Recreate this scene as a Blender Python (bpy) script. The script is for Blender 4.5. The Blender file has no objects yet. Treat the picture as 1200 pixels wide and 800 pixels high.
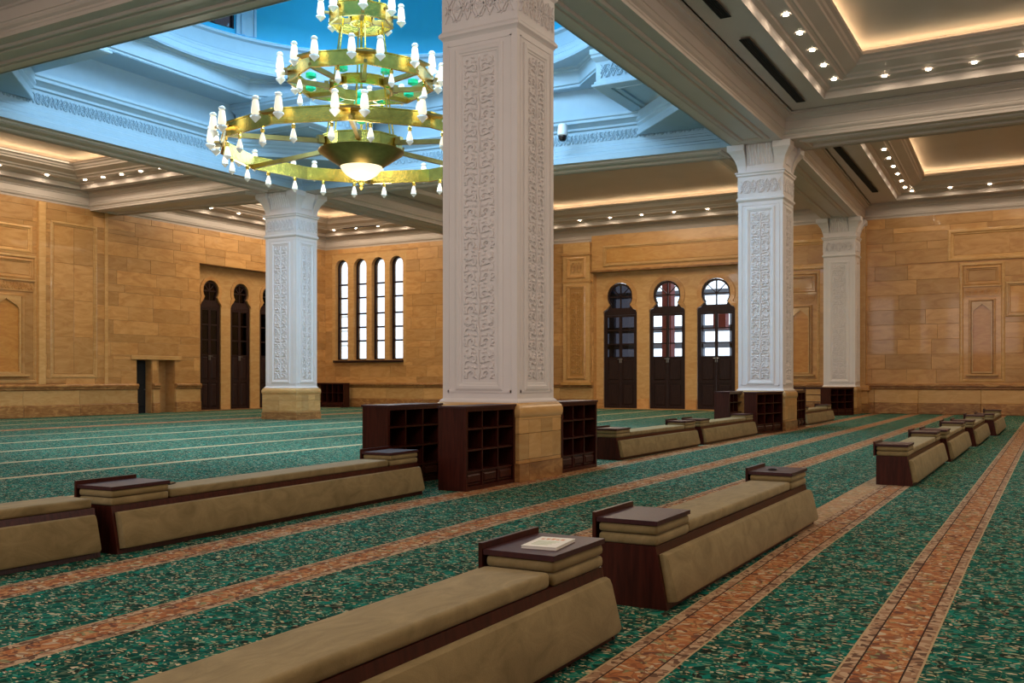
import bpy, bmesh, math, random
from mathutils import Vector, Matrix
random.seed(7)
PI = math.pi
SC = bpy.context.scene
COL = SC.collection

# ------------------------------------------------------------------ camera
YAW = math.atan(640/1130.0)
cam = bpy.data.cameras.new('camera')
cam.sensor_width = 36.0
cam.lens = 1130.0/1200.0*36.0
cam.shift_y = (443.0-400.0)/1200.0
cam.clip_end = 400
cam_o = bpy.data.objects.new('camera', cam)
COL.objects.link(cam_o)
cam_o.location = (0, 0, 1.55)
cam_o.rotation_euler = (PI/2, 0, YAW)
SC.camera = cam_o

# ------------------------------------------------------------------ world, exposure
SC.view_settings.view_transform = 'Standard'
SC.view_settings.look = 'None'
SC.view_settings.exposure = 0.0
SC.view_settings.gamma = 1.0
SC.view_settings.use_curve_mapping = False
W = bpy.data.worlds.new('world')
SC.world = W
W.use_nodes = True
bg = W.node_tree.nodes['Background']
bg.inputs[0].default_value = (0.80, 0.90, 1.0, 1)
bg.inputs[1].default_value = 2.3

# ------------------------------------------------------------------ the large lights
def lamp(name, kind, loc, energy, color, rot=(0, 0, 0), size=None, size_y=None, spot=None, blend=.6):
    l = bpy.data.lights.new(name, kind)
    l.energy = energy
    l.color = color
    if kind == 'AREA':
        l.size = size
        if size_y:
            l.shape = 'RECTANGLE'; l.size_y = size_y
    elif size is not None:
        l.shadow_soft_size = size
    if kind == 'SPOT':
        l.spot_size = spot; l.spot_blend = blend
    o = bpy.data.objects.new(name, l)
    COL.objects.link(o)
    o.location = loc
    o.rotation_euler = rot
    return o
DC = (-16.4, 20.8)                         # centre of the dome
WARM = (1.0, .80, .56)
BLUE = (.16, .58, 1.0)
# blue-white lamps of the dome
lamp('dome_flood_light', 'AREA', (DC[0], DC[1], 13.6), 2300, (.46, .74, 1.0), size=8)
for k in range(6):
    a = k*PI/3+.3
    lamp('drum_lamp', 'POINT', (DC[0]+5.6*math.cos(a), DC[1]+5.6*math.sin(a), 14.2), 75, BLUE, size=.5)
for k in range(4):
    a = k*PI/2+PI/4
    lamp('cornice_lamp', 'POINT', (DC[0]+4.6*math.cos(a), DC[1]+4.6*math.sin(a), 8.9), 95, (.45, .75, 1.0), size=.6)
# ceiling light of the bays (the rows of downlights taken together)
# fill areas added behind and right of the viewer to brighten the central column
lamp('window_daylight', 'AREA', (-9, -4.1, 6.3), 620, (1.0, .93, .90), rot=(PI/2, 0, 0), size=12, size_y=5)
lamp('window_daylight', 'AREA', (8.3, 12, 6.3), 330, (1.0, .93, .88), rot=(PI/2, 0, PI/2), size=12, size_y=5)
lamp('dome_floor_spot', 'SPOT', (DC[0], DC[1], 17.5), 17000, (.62, .90, 1.0), size=1.5, spot=math.radians(62), blend=.7)  # spot added to brighten the carpet below the dome
lamp('corner_lamp', 'POINT', (-9.9, 26.9, 9.35), 16, (1.0, .85, .60), size=.15)
BAYLIGHT = [((.6, 4.5), 330), ((.6, 21), 330), ((.6, 37.5), 420), ((-16.4, 4), 190), ((-16.8, 37.5), 650),
            ((-30.6, 4), 250), ((-30.6, 20.5), 420), ((-30.6, 35), 520)]
for (x, y), e in BAYLIGHT:
    lamp('bay_light', 'AREA', (x, y, 9.9), e, WARM, size=5.5, size_y=7)

# ------------------------------------------------------------------ materials
def nt(name):
    m = bpy.data.materials.new(name)
    m.use_nodes = True
    n = m.node_tree
    return m, n, n.nodes['Principled BSDF']
def N(t, typ, **kw):
    n = t.nodes.new(typ)
    for k, v in kw.items():
        if k.startswith('i_'):
            key = k[2:]
            n.inputs[int(key) if key.isdigit() else key].default_value = v
        else:
            setattr(n, k, v)
    return n
def plain(name, col, rough=.5, metal=0., noise=0., nscale=3., bump=0., bscale=60., emit=None, es=0, coat=0):
    m, t, b = nt(name)
    b.inputs['Base Color'].default_value = (*col, 1)
    b.inputs['Roughness'].default_value = rough
    b.inputs['Metallic'].default_value = metal
    b.inputs['Coat Weight'].default_value = coat
    L = t.links.new
    tc = N(t, 'ShaderNodeTexCoord')
    if noise:
        n = N(t, 'ShaderNodeTexNoise', i_Scale=nscale, i_Detail=5.0)
        L(tc.outputs['Object'], n.inputs['Vector'])
        r = N(t, 'ShaderNodeMapRange')
        L(n.outputs[0], r.inputs[0])
        r.inputs[1].default_value = .3; r.inputs[2].default_value = .7
        r.inputs[3].default_value = 1-noise; r.inputs[4].default_value = 1+noise*.6
        mx = N(t, 'ShaderNodeMix', data_type='RGBA', blend_type='MULTIPLY')
        mx.inputs[0].default_value = 1
        mx.inputs[6].default_value = (*col, 1)
        L(r.outputs[0], mx.inputs[7])
        L(mx.outputs[2], b.inputs['Base Color'])
    if bump:
        n2 = N(t, 'ShaderNodeTexNoise', i_Scale=bscale, i_Detail=3.0)
        L(tc.outputs['Object'], n2.inputs['Vector'])
        bp = N(t, 'ShaderNodeBump', i_Strength=bump, i_Distance=.01)
        L(n2.outputs[0], bp.inputs['Height'])
        L(bp.outputs[0], b.inputs['Normal'])
    if emit:
        b.inputs['Emission Color'].default_value = (*emit, 1)
        b.inputs['Emission Strength'].default_value = es
    return m

def stone_mat(name, c1, c2, c3, rough=.30, coat=.32, vs=1.0):
    """veined polished sandstone, each block with its own tint"""
    m, t, b = nt(name)
    L = t.links.new
    tc = N(t, 'ShaderNodeTexCoord')
    oi = N(t, 'ShaderNodeObjectInfo')
    geo = N(t, 'ShaderNodeNewGeometry')
    off = N(t, 'ShaderNodeVectorMath', operation='MULTIPLY_ADD')
    cmb = N(t, 'ShaderNodeCombineXYZ')
    for i in range(3):
        L(oi.outputs['Random'], cmb.inputs[i])
    L(cmb.outputs[0], off.inputs[0]); off.inputs[1].default_value = (37, 51, 23)
    L(geo.outputs['Position'], off.inputs[2])
    mp = N(t, 'ShaderNodeMapping')
    mp.inputs['Scale'].default_value = (.7*vs, .7*vs, 2.2*vs)
    mp.inputs['Rotation'].default_value = (.25, .3, 0)
    L(off.outputs[0], mp.inputs[0])
    n = N(t, 'ShaderNodeTexNoise', i_Scale=1.3, i_Detail=7.0, i_Roughness=.6, i_Distortion=1.6)
    L(mp.outputs[0], n.inputs['Vector'])
    cr = N(t, 'ShaderNodeValToRGB')
    e = cr.color_ramp.elements
    e[0].position = .34; e[0].color = (*c1, 1)
    e[1].position = .62; e[1].color = (*c2, 1)
    x = e.new(.5); x.color = (*c3, 1)
    L(n.outputs[0], cr.inputs[0])
    r = N(t, 'ShaderNodeMapRange')
    r.inputs[3].default_value = .80; r.inputs[4].default_value = 1.12
    L(oi.outputs['Random'], r.inputs[0])
    mx = N(t, 'ShaderNodeMix', data_type='RGBA', blend_type='MULTIPLY')
    mx.inputs[0].default_value = 1
    L(cr.outputs[0], mx.inputs[6]); L(r.outputs[0], mx.inputs[7])
    L(mx.outputs[2], b.inputs['Base Color'])
    b.inputs['Roughness'].default_value = rough
    b.inputs['Coat Weight'].default_value = coat
    b.inputs['Coat Roughness'].default_value = .05
    return m

def wood_mat(name, c1, c2, rough=.32):
    m, t, b = nt(name)
    L = t.links.new
    tc = N(t, 'ShaderNodeTexCoord')
    mp = N(t, 'ShaderNodeMapping'); mp.inputs['Scale'].default_value = (14, 14, 1.2)
    L(tc.outputs['Object'], mp.inputs[0])
    n = N(t, 'ShaderNodeTexNoise', i_Scale=2.0, i_Detail=6.0, i_Distortion=.6)
    L(mp.outputs[0], n.inputs['Vector'])
    cr = N(t, 'ShaderNodeValToRGB')
    cr.color_ramp.elements[0].color = (*c1, 1); cr.color_ramp.elements[0].position = .35
    cr.color_ramp.elements[1].color = (*c2, 1); cr.color_ramp.elements[1].position = .7
    L(n.outputs[0], cr.inputs[0]); L(cr.outputs[0], b.inputs['Base Color'])
    b.inputs['Roughness'].default_value = rough
    b.inputs['Specular IOR Level'].default_value = .3
    return m

M = {}
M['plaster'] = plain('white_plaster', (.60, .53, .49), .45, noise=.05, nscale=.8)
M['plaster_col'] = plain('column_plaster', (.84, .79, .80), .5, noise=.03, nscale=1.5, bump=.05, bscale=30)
M['stone'] = stone_mat('sandstone', (.50, .245, .080), (.64, .36, .145), (.59, .32, .115))
M['stone_pale'] = stone_mat('pale_sandstone', (.58, .32, .115), (.68, .42, .18), (.63, .37, .145), vs=1.5)
M['stone_brown'] = stone_mat('brown_sandstone', (.26, .11, .035), (.50, .27, .10), (.36, .17, .06), vs=2.0)
M['stone_orange'] = stone_mat('orange_onyx', (.52, .24, .065), (.62, .34, .115), (.57, .29, .085), vs=1.4)
M['stone_onyx'] = stone_mat('onyx_panel', (.50, .20, .045), (.60, .29, .075), (.55, .25, .06), vs=1.6)
M['wood'] = wood_mat('dark_mahogany', (.032, .006, .004), (.066, .013, .008))
M['wood_door'] = wood_mat('dark_door_wood', (.018, .008, .008), (.034, .015, .014), .38)
M['wood_top'] = wood_mat('mahogany_top', (.040, .013, .016), (.062, .018, .019), .38)
M['void'] = plain('dark_fabric', (.008, .008, .009), .9)
M['slate'] = plain('slot_metal', (.009, .009, .01), .8)
M['glow'] = plain('cove_strip', (1, .8, .5), .5, emit=(1.0, .74, .42), es=9)
M['blueglow'] = plain('blue_cove_strip', (.4, .8, 1), .5, emit=(.10, .50, 1.0), es=1.6)
M['lens'] = plain('downlight_lens', (1, .9, .8), .4, emit=(1.0, .86, .66), es=55)
M['trimmetal'] = plain('downlight_trim', (.8, .76, .7), .25, .5)
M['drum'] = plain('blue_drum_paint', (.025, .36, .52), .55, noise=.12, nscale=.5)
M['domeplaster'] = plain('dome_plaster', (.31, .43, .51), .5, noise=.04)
M['brass'] = plain('brass', (.76, .52, .10), .22, 1.0, noise=.22, nscale=6, bump=.5, bscale=18)
M['brass_dark'] = plain('aged_brass', (.36, .25, .08), .35, 1.0, noise=.2, nscale=4)
M['crystal'] = plain('lamp_crystal', (.50, .53, .52), .1, emit=(1.0, .93, .78), es=.22)
M['bulb'] = plain('lit_bulb', (.4, .38, .33), .2, emit=(1.0, .88, .62), es=.85)
M['bowl'] = plain('lit_glass_bowl', (1, .9, .7), .3, emit=(1.0, .84, .52), es=1.15)
M['green'] = plain('green_glass', (.02, .62, .32), .12, noise=.25, nscale=5)
M['metal'] = plain('grey_metal', (.35, .36, .38), .3, .8)
M['white_plastic'] = plain('white_plastic', (.8, .82, .84), .35)
M['black'] = plain('black_plastic', (.01, .01, .012), .2)
M['paper'] = plain('booklet_paper', (.78, .76, .70), .6)
M['print_orange'] = plain('booklet_print_orange', (.65, .30, .16), .6)
M['print_green'] = plain('booklet_print_green', (.45, .52, .36), .6)
M['facade'] = plain('pale_facade', (.75, .74, .70), .7)
M['redpaint'] = plain('dark_red_paint', (.20, .035, .035), .6)
M['pave'] = plain('pale_paving', (.55, .54, .50), .8)

def glass_mat(name, tint, tr):
    m = bpy.data.materials.new(name); m.use_nodes = True
    t = m.node_tree; t.nodes.clear(); L = t.links.new
    o = N(t, 'ShaderNodeOutputMaterial'); mx = N(t, 'ShaderNodeMixShader')
    a = N(t, 'ShaderNodeBsdfTransparent'); a.inputs[0].default_value = (*tint, 1)
    g = N(t, 'ShaderNodeBsdfGlossy'); g.inputs['Roughness'].default_value = .03
    fr = N(t, 'ShaderNodeFresnel'); fr.inputs[0].default_value = 1.5
    L(fr.outputs[0], mx.inputs[0]); L(a.outputs[0], mx.inputs[1]); L(g.outputs[0], mx.inputs[2])
    L(mx.outputs[0], o.inputs[0])
    return m
M['glass'] = glass_mat('window_glass', (.93, .95, .97), 1)
M['glass_dark'] = glass_mat('tinted_glass', (.16, .16, .18), 1)  # dim view behind unlit doors and drum windows put into the glass colour

# upholstery: suede with brushed marks
def suede(name, c1, c2):
    m, t, b = nt(name)
    L = t.links.new
    tc = N(t, 'ShaderNodeTexCoord')
    mp = N(t, 'ShaderNodeMapping'); mp.inputs['Scale'].default_value = (3, 1.2, 2)
    L(tc.outputs['Object'], mp.inputs[0])
    n = N(t, 'ShaderNodeTexNoise', i_Scale=2.2, i_Detail=6.0, i_Distortion=1.2, i_Roughness=.65)
    L(mp.outputs[0], n.inputs['Vector'])
    cr = N(t, 'ShaderNodeValToRGB')
    cr.color_ramp.elements[0].color = (*c1, 1); cr.color_ramp.elements[0].position = .3
    cr.color_ramp.elements[1].color = (*c2, 1); cr.color_ramp.elements[1].position = .7
    L(n.outputs[0], cr.inputs[0]); L(cr.outputs[0], b.inputs['Base Color'])
    b.inputs['Roughness'].default_value = .85
    b.inputs['Sheen Weight'].default_value = .15
    b.inputs['Sheen Tint'].default_value = (.9, .8, .6, 1)
    n2 = N(t, 'ShaderNodeTexNoise', i_Scale=140.0)
    L(tc.outputs['Object'], n2.inputs['Vector'])
    bp = N(t, 'ShaderNodeBump', i_Strength=.25, i_Distance=.004)
    L(n2.outputs[0], bp.inputs['Height']); L(bp.outputs[0], b.inputs['Normal'])
    return m
M['suede'] = suede('olive_suede', (.170, .122, .048), (.300, .225, .105))
M['suede2'] = suede('gold_suede', (.19, .135, .05), (.27, .20, .09))

# carpet: green ground with small flowers; ochre-red bands along the prayer rows
BANDS = [(-7.12, -6.74, 1), (-5.56, -5.18, 1), (-4.20, -3.82, 1), (-2.22, -1.86, 1), (-2.50, -2.22, 2), (-1.05, -.66, 1),
         (-9.1, -8.95, 0), (-11.4, -11.25, 0), (-14.3, -14.1, 0), (-16.9, -16.7, 0), (-19.5, -19.3, 0), (-22.0, -21.8, 0), (-27.6, -26.9, 1), (-24.5, -24.35, 0), (-30.4, -30.2, 0), (-33.3, -33.1, 0),
         (.85, 1.2, 1), (2.5, 2.85, 1), (4.2, 4.55, 1), (6.0, 6.35, 1)]
def carpet():
    m, t, b = nt('carpet')
    L = t.links.new
    uv = N(t, 'ShaderNodeUVMap'); uv.uv_map = 'carpet'
    sx = N(t, 'ShaderNodeSeparateXYZ'); L(uv.outputs[0], sx.inputs[0])
    def math_(op, a, b_=None, c=None):
        n = N(t, 'ShaderNodeMath', operation=op)
        for i, v in enumerate((a, b_, c)):
            if v is None: continue
            if isinstance(v, (int, float)): n.inputs[i].default_value = v
            else: L(v, n.inputs[i])
        return n.outputs[0]
    def vor(scale, sxyz, feature='F1', rnd=1.0):
        mp = N(t, 'ShaderNodeMapping'); mp.inputs['Scale'].default_value = sxyz
        L(uv.outputs[0], mp.inputs[0])
        ns = N(t, 'ShaderNodeTexNoise', i_Scale=9.0, i_Detail=1.0)
        L(uv.outputs[0], ns.inputs['Vector'])
        ad = N(t, 'ShaderNodeVectorMath', operation='MULTIPLY_ADD')
        L(ns.outputs['Color'], ad.inputs[0]); ad.inputs[1].default_value = (.12, .12, 0); L(mp.outputs[0], ad.inputs[2])
        v = N(t, 'ShaderNodeTexVoronoi', feature=feature, i_Scale=scale, i_Randomness=rnd)
        L(ad.outputs[0], v.inputs['Vector'])
        return v
    def mix(f, a, c):
        n = N(t, 'ShaderNodeMix', data_type='RGBA')
        if isinstance(f, (int, float)): n.inputs[0].default_value = f
        else: L(f, n.inputs[0])
        for i, v in ((6, a), (7, c)):
            if isinstance(v, tuple): n.inputs[i].default_value = (*v, 1)
            else: L(v, n.inputs[i])
        return n.outputs[2]
    def ramp(fac, stops, interp='CONSTANT'):
        r = N(t, 'ShaderNodeValToRGB'); cr = r.color_ramp; cr.interpolation = interp
        cr.elements[0].position, cr.elements[0].color = stops[0][0], (*stops[0][1], 1)
        cr.elements[1].position, cr.elements[1].color = stops[1][0], (*stops[1][1], 1)
        for p, c in stops[2:]:
            cr.elements.new(p).color = (*c, 1)
        L(fac, r.inputs[0]); return r.outputs[0]
    # ground
    v1 = vor(15.0, (1.3, 1.0, 1))
    s1 = N(t, 'ShaderNodeSeparateColor'); L(v1.outputs['Color'], s1.inputs[0])
    g = ramp(s1.outputs[0], [(0, (.003, .036, .024)), (.22, (.002, .090, .062)), (.5, (.002, .060, .048)), (.75, (.004, .155, .118)), (.93, (.012, .018, .012))])
    v2 = vor(33.0, (.80, 1.5, 1))
    s2 = N(t, 'ShaderNodeSeparateColor'); L(v2.outputs['Color'], s2.inputs[0])
    blot = math_('MULTIPLY', math_('LESS_THAN', v2.outputs['Distance'], .40), math_('LESS_THAN', s2.outputs[0], .42))
    tint = ramp(s2.outputs[1], [(0, (.55, .42, .24)), (.3, (.36, .42, .25)), (.5, (.62, .50, .33)), (.68, (.40, .18, .11)), (.8, (.08, .34, .24)), (.93, (.5, .45, .36))])
    g = mix(blot, g, tint)
    v3 = vor(12.0, (1.0, 1.3, 1), 'DISTANCE_TO_EDGE')
    vine = math_('LESS_THAN', v3.outputs['Distance'], .035)
    g = mix(math_('MULTIPLY', vine, .28), g, (.30, .36, .22))
    # bands
    v4 = vor(30.0, (.8, 1, 1)); s4 = N(t, 'ShaderNodeSeparateColor'); L(v4.outputs['Color'], s4.inputs[0])
    v5 = vor(9.0, (1, 1, 1), 'DISTANCE_TO_EDGE')
    o = ramp(s4.outputs[0], [(0, (.33, .12, .05)), (.3, (.42, .18, .075)), (.52, (.46, .26, .12)), (.70, (.50, .39, .26)), (.82, (.14, .06, .04)), (.92, (.22, .22, .11))])
    o = mix(math_('MULTIPLY', math_('LESS_THAN', v5.outputs['Distance'], .05), .7), o, (.20, .08, .04))
    rim = ramp(s4.outputs[1], [(0, (.30, .17, .10)), (.4, (.44, .30, .19)), (.75, (.13, .07, .045))])
    pale = ramp(s4.outputs[1], [(0, (.50, .38, .22)), (.4, (.40, .30, .17)), (.75, (.55, .34, .20))])
    o2 = mix(.45, o, pale)
    col = g
    X = sx.outputs[0]
    for a, c, kind in BANDS:
        mid, hw = (a+c)/2, (c-a)/2
        d = math_('ABSOLUTE', math_('SUBTRACT', X, mid))
        if kind == 1:
            col = mix(math_('LESS_THAN', d, hw+.012), col, (.42, .30, .17))
            col = mix(math_('LESS_THAN', d, hw), col, rim)
            col = mix(math_('LESS_THAN', d, hw-.065), col, (.035, .02, .015))
            col = mix(math_('LESS_THAN', d, hw-.075), col, o)
        elif kind == 2:
            f2 = math_('MULTIPLY', math_('LESS_THAN', d, hw), math_('GREATER_THAN', sx.outputs[1], 9.7))
            col = mix(f2, col, o2)
        else:
            col = mix(math_('LESS_THAN', d, hw), col, pale)
    L(col, b.inputs['Base Color'])
    b.inputs['Roughness'].default_value = 1.0
    b.inputs['Specular IOR Level'].default_value = .08
    nb = N(t, 'ShaderNodeTexNoise', i_Scale=110.0, i_Detail=2.0); L(uv.outputs[0], nb.inputs['Vector'])
    bp = N(t, 'ShaderNodeBump', i_Strength=.5, i_Distance=.008)
    L(nb.outputs[0], bp.inputs['Height']); L(bp.outputs[0], b.inputs['Normal'])
    return m
M['carpet'] = carpet()

# ------------------------------------------------------------------ helpers
def tag(o, label=None, cat=None, group=None, kind=None):
    if label: o['label'] = label
    if cat: o['category'] = cat
    if group: o['group'] = group
    if kind: o['kind'] = kind
    return o
def empty(name, loc, rz=0, parent=None):
    o = bpy.data.objects.new(name, None)
    COL.objects.link(o); o.location = loc; o.rotation_euler = (0, 0, rz)
    o.empty_display_size = .2
    if parent: o.parent = parent
    return o
def place(name, me, parent=None, loc=None, rot=None, scale=None):
    o = bpy.data.objects.new(name, me)
    COL.objects.link(o)
    if parent: o.parent = parent
    if loc: o.location = loc
    if rot: o.rotation_euler = rot
    if scale: o.scale = scale
    return o
def copy_tree(o, parent=None):
    c = o.copy(); COL.objects.link(c); c.parent = parent
    for ch in list(o.children):
        copy_tree(ch, c)
    return c

class MB:
    def __init__(s): s.v = []; s.f = []; s.m = []; s.mi = 0
    def add(s, vs, fs):
        n = len(s.v); s.v += [tuple(p) for p in vs]
        for f in fs: s.f.append(tuple(i+n for i in f)); s.m.append(s.mi)
        return s
    def box(s, x0, x1, y0, y1, z0, z1):
        if x0 > x1: x0, x1 = x1, x0
        if y0 > y1: y0, y1 = y1, y0
        if z0 > z1: z0, z1 = z1, z0
        return s.add([(x0,y0,z0),(x1,y0,z0),(x1,y1,z0),(x0,y1,z0),(x0,y0,z1),(x1,y0,z1),(x1,y1,z1),(x0,y1,z1)],
              [(0,3,2,1),(4,5,6,7),(0,1,5,4),(1,2,6,5),(2,3,7,6),(3,0,4,7)])
    def pbox(s, x0, x1, y0, y1, z0, z1, c=.01):
        """box whose face towards -y is chamfered (panels, blocks)"""
        c = min(c, (x1-x0)*.3, (z1-z0)*.3)
        return s.add([(x0,y1,z0),(x1,y1,z0),(x1,y1,z1),(x0,y1,z1),(x0,y0+c,z0),(x1,y0+c,z0),(x1,y0+c,z1),(x0,y0+c,z1),
               (x0+c,y0,z0+c),(x1-c,y0,z0+c),(x1-c,y0,z1-c),(x0+c,y0,z1-c)],
              [(0,4,5,1)[::-1],(1,5,6,2)[::-1],(2,6,7,3)[::-1],(3,7,4,0)[::-1],(4,8,9,5)[::-1],(5,9,10,6)[::-1],(6,10,11,7)[::-1],(7,11,8,4)[::-1],(8,9,10,11)])
    def loops(s, loops, close=True, cap0=False, cap1=False):
        n = len(loops[0]); vs = [p for l in loops for p in l]; fs = []
        for a in range(len(loops)-1):
            for i in range(n if close else n-1):
                j = (i+1) % n
                fs.append((a*n+i, a*n+j, (a+1)*n+j, (a+1)*n+i))
        if cap0: fs.append(tuple(range(n))[::-1])
        if cap1: fs.append(tuple((len(loops)-1)*n+i for i in range(n)))
        return s.add(vs, fs)
    def lathe(s, prof, c=(0, 0, 0), n=16, a0=0, cap=True):
        L = [[(c[0]+r*math.cos(a0+2*PI*i/n), c[1]+r*math.sin(a0+2*PI*i/n), c[2]+z) for i in range(n)] for r, z in prof]
        return s.loops(L, True, cap, cap)
    def tube(s, p, q, r, n=8, r2=None):
        p, q = Vector(p), Vector(q); d = (q-p).normalized()
        u = d.orthogonal().normalized(); w = d.cross(u)
        r2 = r if r2 is None else r2
        L = [[tuple(o+(u*math.cos(2*PI*i/n)+w*math.sin(2*PI*i/n))*rr) for i in range(n)] for o, rr in ((p, r), (q, r2))]
        return s.loops(L, True, True, True)
    def beam(s, p, q, w, h):
        p, q = Vector(p), Vector(q); d = (q-p).normalized()
        u = Vector((0, 0, 1)).cross(d).normalized()*w/2; z = Vector((0, 0, h/2))
        L = [[tuple(o+a*u+b*z) for a, b in ((-1,-1),(1,-1),(1,1),(-1,1))] for o in (p, q)]
        return s.loops(L, True, True, True)
    def ridge(s, pts, w, h, y=0.0):
        """carved strand: ridge along pts (x,z) on a face at y, crest towards -y"""
        n = len(pts); vs = []; fs = []
        for i, (x, z) in enumerate(pts):
            a = pts[max(0, i-1)]; b = pts[min(n-1, i+1)]
            dx, dz = b[0]-a[0], b[1]-a[1]; l = math.hypot(dx, dz) or 1
            nx, nz = -dz/l, dx/l
            ww = w*(1 if 0 < i < n-1 else .35)
            vs += [(x+nx*ww/2, y, z+nz*ww/2), (x+nx*ww*.28, y-h, z+nz*ww*.28), (x-nx*ww*.28, y-h, z-nz*ww*.28), (x-nx*ww/2, y, z-nz*ww/2)]
        for i in range(n-1):
            for k in range(3):
                fs.append((i*4+k, i*4+k+1, i*4+k+5, i*4+k+4))
        return s.add(vs, fs)
    def leaf(s, x, z, a, l, w, h, y=0.0):
        c, d = math.cos(a), math.sin(a)
        def P(u, v, k): return (x+u*c-v*d, y-k, z+u*d+v*c)
        return s.add([P(0,0,0), P(l*.45,w/2,0), P(l,0,0), P(l*.45,-w/2,0), P(l*.4,0,h)],
                     [(0,4,1),(1,4,2),(2,4,3),(3,4,0)])
    def mesh(s, name, mats, smooth=False):
        me = bpy.data.meshes.new(name)
        me.from_pydata(s.v, [], s.f)
        if not isinstance(mats, (list, tuple)): mats = [mats]
        for m in mats: me.materials.append(m)
        if len(mats) > 1: me.polygons.foreach_set('material_index', s.m)
        bm = bmesh.new(); bm.from_mesh(me)
        bmesh.ops.recalc_face_normals(bm, faces=bm.faces)
        bm.to_mesh(me); bm.free()
        if smooth:
            me.polygons.foreach_set('use_smooth', [True]*len(me.polygons))
            try: me.set_sharp_from_angle(angle=math.radians(38))
            except Exception: pass
        return me
    def build(s, name, mats, parent=None, loc=None, rot=None, smooth=False):
        return place(name, s.mesh(name, mats, smooth), parent, loc, rot)

def rbox_mesh(name, sx, sy, sz, r, mat, seg=3):
    """cushion-like rounded box centred on x,y, base at z=0"""
    bm = bmesh.new()
    bmesh.ops.create_cube(bm, size=1)
    for v in bm.verts: v.co = Vector((v.co.x*sx, v.co.y*sy, (v.co.z+.5)*sz))
    bmesh.ops.bevel(bm, geom=list(bm.edges), offset=r, segments=seg, profile=.6, affect='EDGES')
    me = bpy.data.meshes.new(name); bm.to_mesh(me); bm.free()
    me.materials.append(mat)
    me.polygons.foreach_set('use_smooth', [True]*len(me.polygons))
    try: me.set_sharp_from_angle(angle=math.radians(60))
    except Exception: pass
    return me

def offset_poly(P, d):
    """inward offset (mitred) of a counter-clockwise polygon"""
    n = len(P); R = []
    for i in range(n):
        a, b, c = Vector(P[i-1]), Vector(P[i]), Vector(P[(i+1) % n])
        e1, e2 = (b-a).normalized(), (c-b).normalized()
        n1, n2 = Vector((-e1.y, e1.x)), Vector((-e2.y, e2.x))
        k = (n1+n2); k = k/ max(.2, k.dot(n1))
        R.append((b.x+k.x*d, b.y+k.y*d))
    return R
def sweep(mb, P, prof):
    mb.loops([[(x, y, z) for x, y in offset_poly(P, d)] for d, z in prof])
def fill_plate(name, outer, holes, t, mat, parent=None, to3=None, bev=0):
    """flat plate with holes, built in (u,w), thickness t towards -y"""
    bm = bmesh.new()
    for loop in [outer]+list(holes):
        vs = [bm.verts.new((p[0], 0, p[1])) for p in loop]
        for i in range(len(vs)): bm.edges.new((vs[i-1], vs[i]))
    bmesh.ops.triangle_fill(bm, use_beauty=True, use_dissolve=False, edges=list(bm.edges))
    g = bmesh.ops.extrude_face_region(bm, geom=list(bm.faces))
    for e in g['geom']:
        if isinstance(e, bmesh.types.BMVert): e.co.y -= t
    bmesh.ops.recalc_face_normals(bm, faces=bm.faces)
    me = bpy.data.meshes.new(name); bm.to_mesh(me); bm.free(); me.materials.append(mat)
    if to3: me.transform(to3)
    return place(name, me, parent)

def subtract(rects, h):
    """rects minus hole h; all as (x0,x1,z0,z1)"""
    out = []
    for x0, x1, z0, z1 in rects:
        a0, a1, b0, b1 = max(x0, h[0]), min(x1, h[1]), max(z0, h[2]), min(z1, h[3])
        if a0 >= a1 or b0 >= b1: out.append((x0, x1, z0, z1)); continue
        if z0 < b0: out.append((x0, x1, z0, b0))
        if b1 < z1: out.append((x0, x1, b1, z1))
        if x0 < a0: out.append((x0, a0, b0, b1))
        if a1 < x1: out.append((a1, x1, b0, b1))
    return out

HB = 8.5       # underside of beams and top of walls
HC = 9.2       # ceiling panels
K = .979
def S(u, z): return (u*K, 1.55+(z-1.55)*K)

# ================================================================== floor
def make_floor():
    x0, x1, y0, y1, st = -35.6, 8.8, -4.4, 45.9, .74
    nx, ny = int((x1-x0)/st)+1, int((y1-y0)/st)+1
    vs = []; fs = []; uvs = []
    for j in range(ny+1):
        for i in range(nx+1):
            x, y = x0+(x1-x0)*i/nx, y0+(y1-y0)*j/ny
            vs.append((x, y, 0))
            u = x-.3*max(0, min(1.2, (9-y)/5))*max(0, min(1, -x/6.5))
            uvs.append((u, y))
    for j in range(ny):
        for i in range(nx):
            a = j*(nx+1)+i; fs.append((a, a+1, a+nx+2, a+nx+1))
    me = bpy.data.meshes.new('floor'); me.from_pydata(vs, [], fs)
    l = me.uv_layers.new(name='carpet')
    for lp in me.loops: l.data[lp.index].uv = uvs[lp.vertex_index]
    me.materials.append(M['carpet'])
    tag(place('floor', me), 'green floral carpet with ochre and red bands laid wall to wall', kind='structure')
make_floor()

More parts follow.
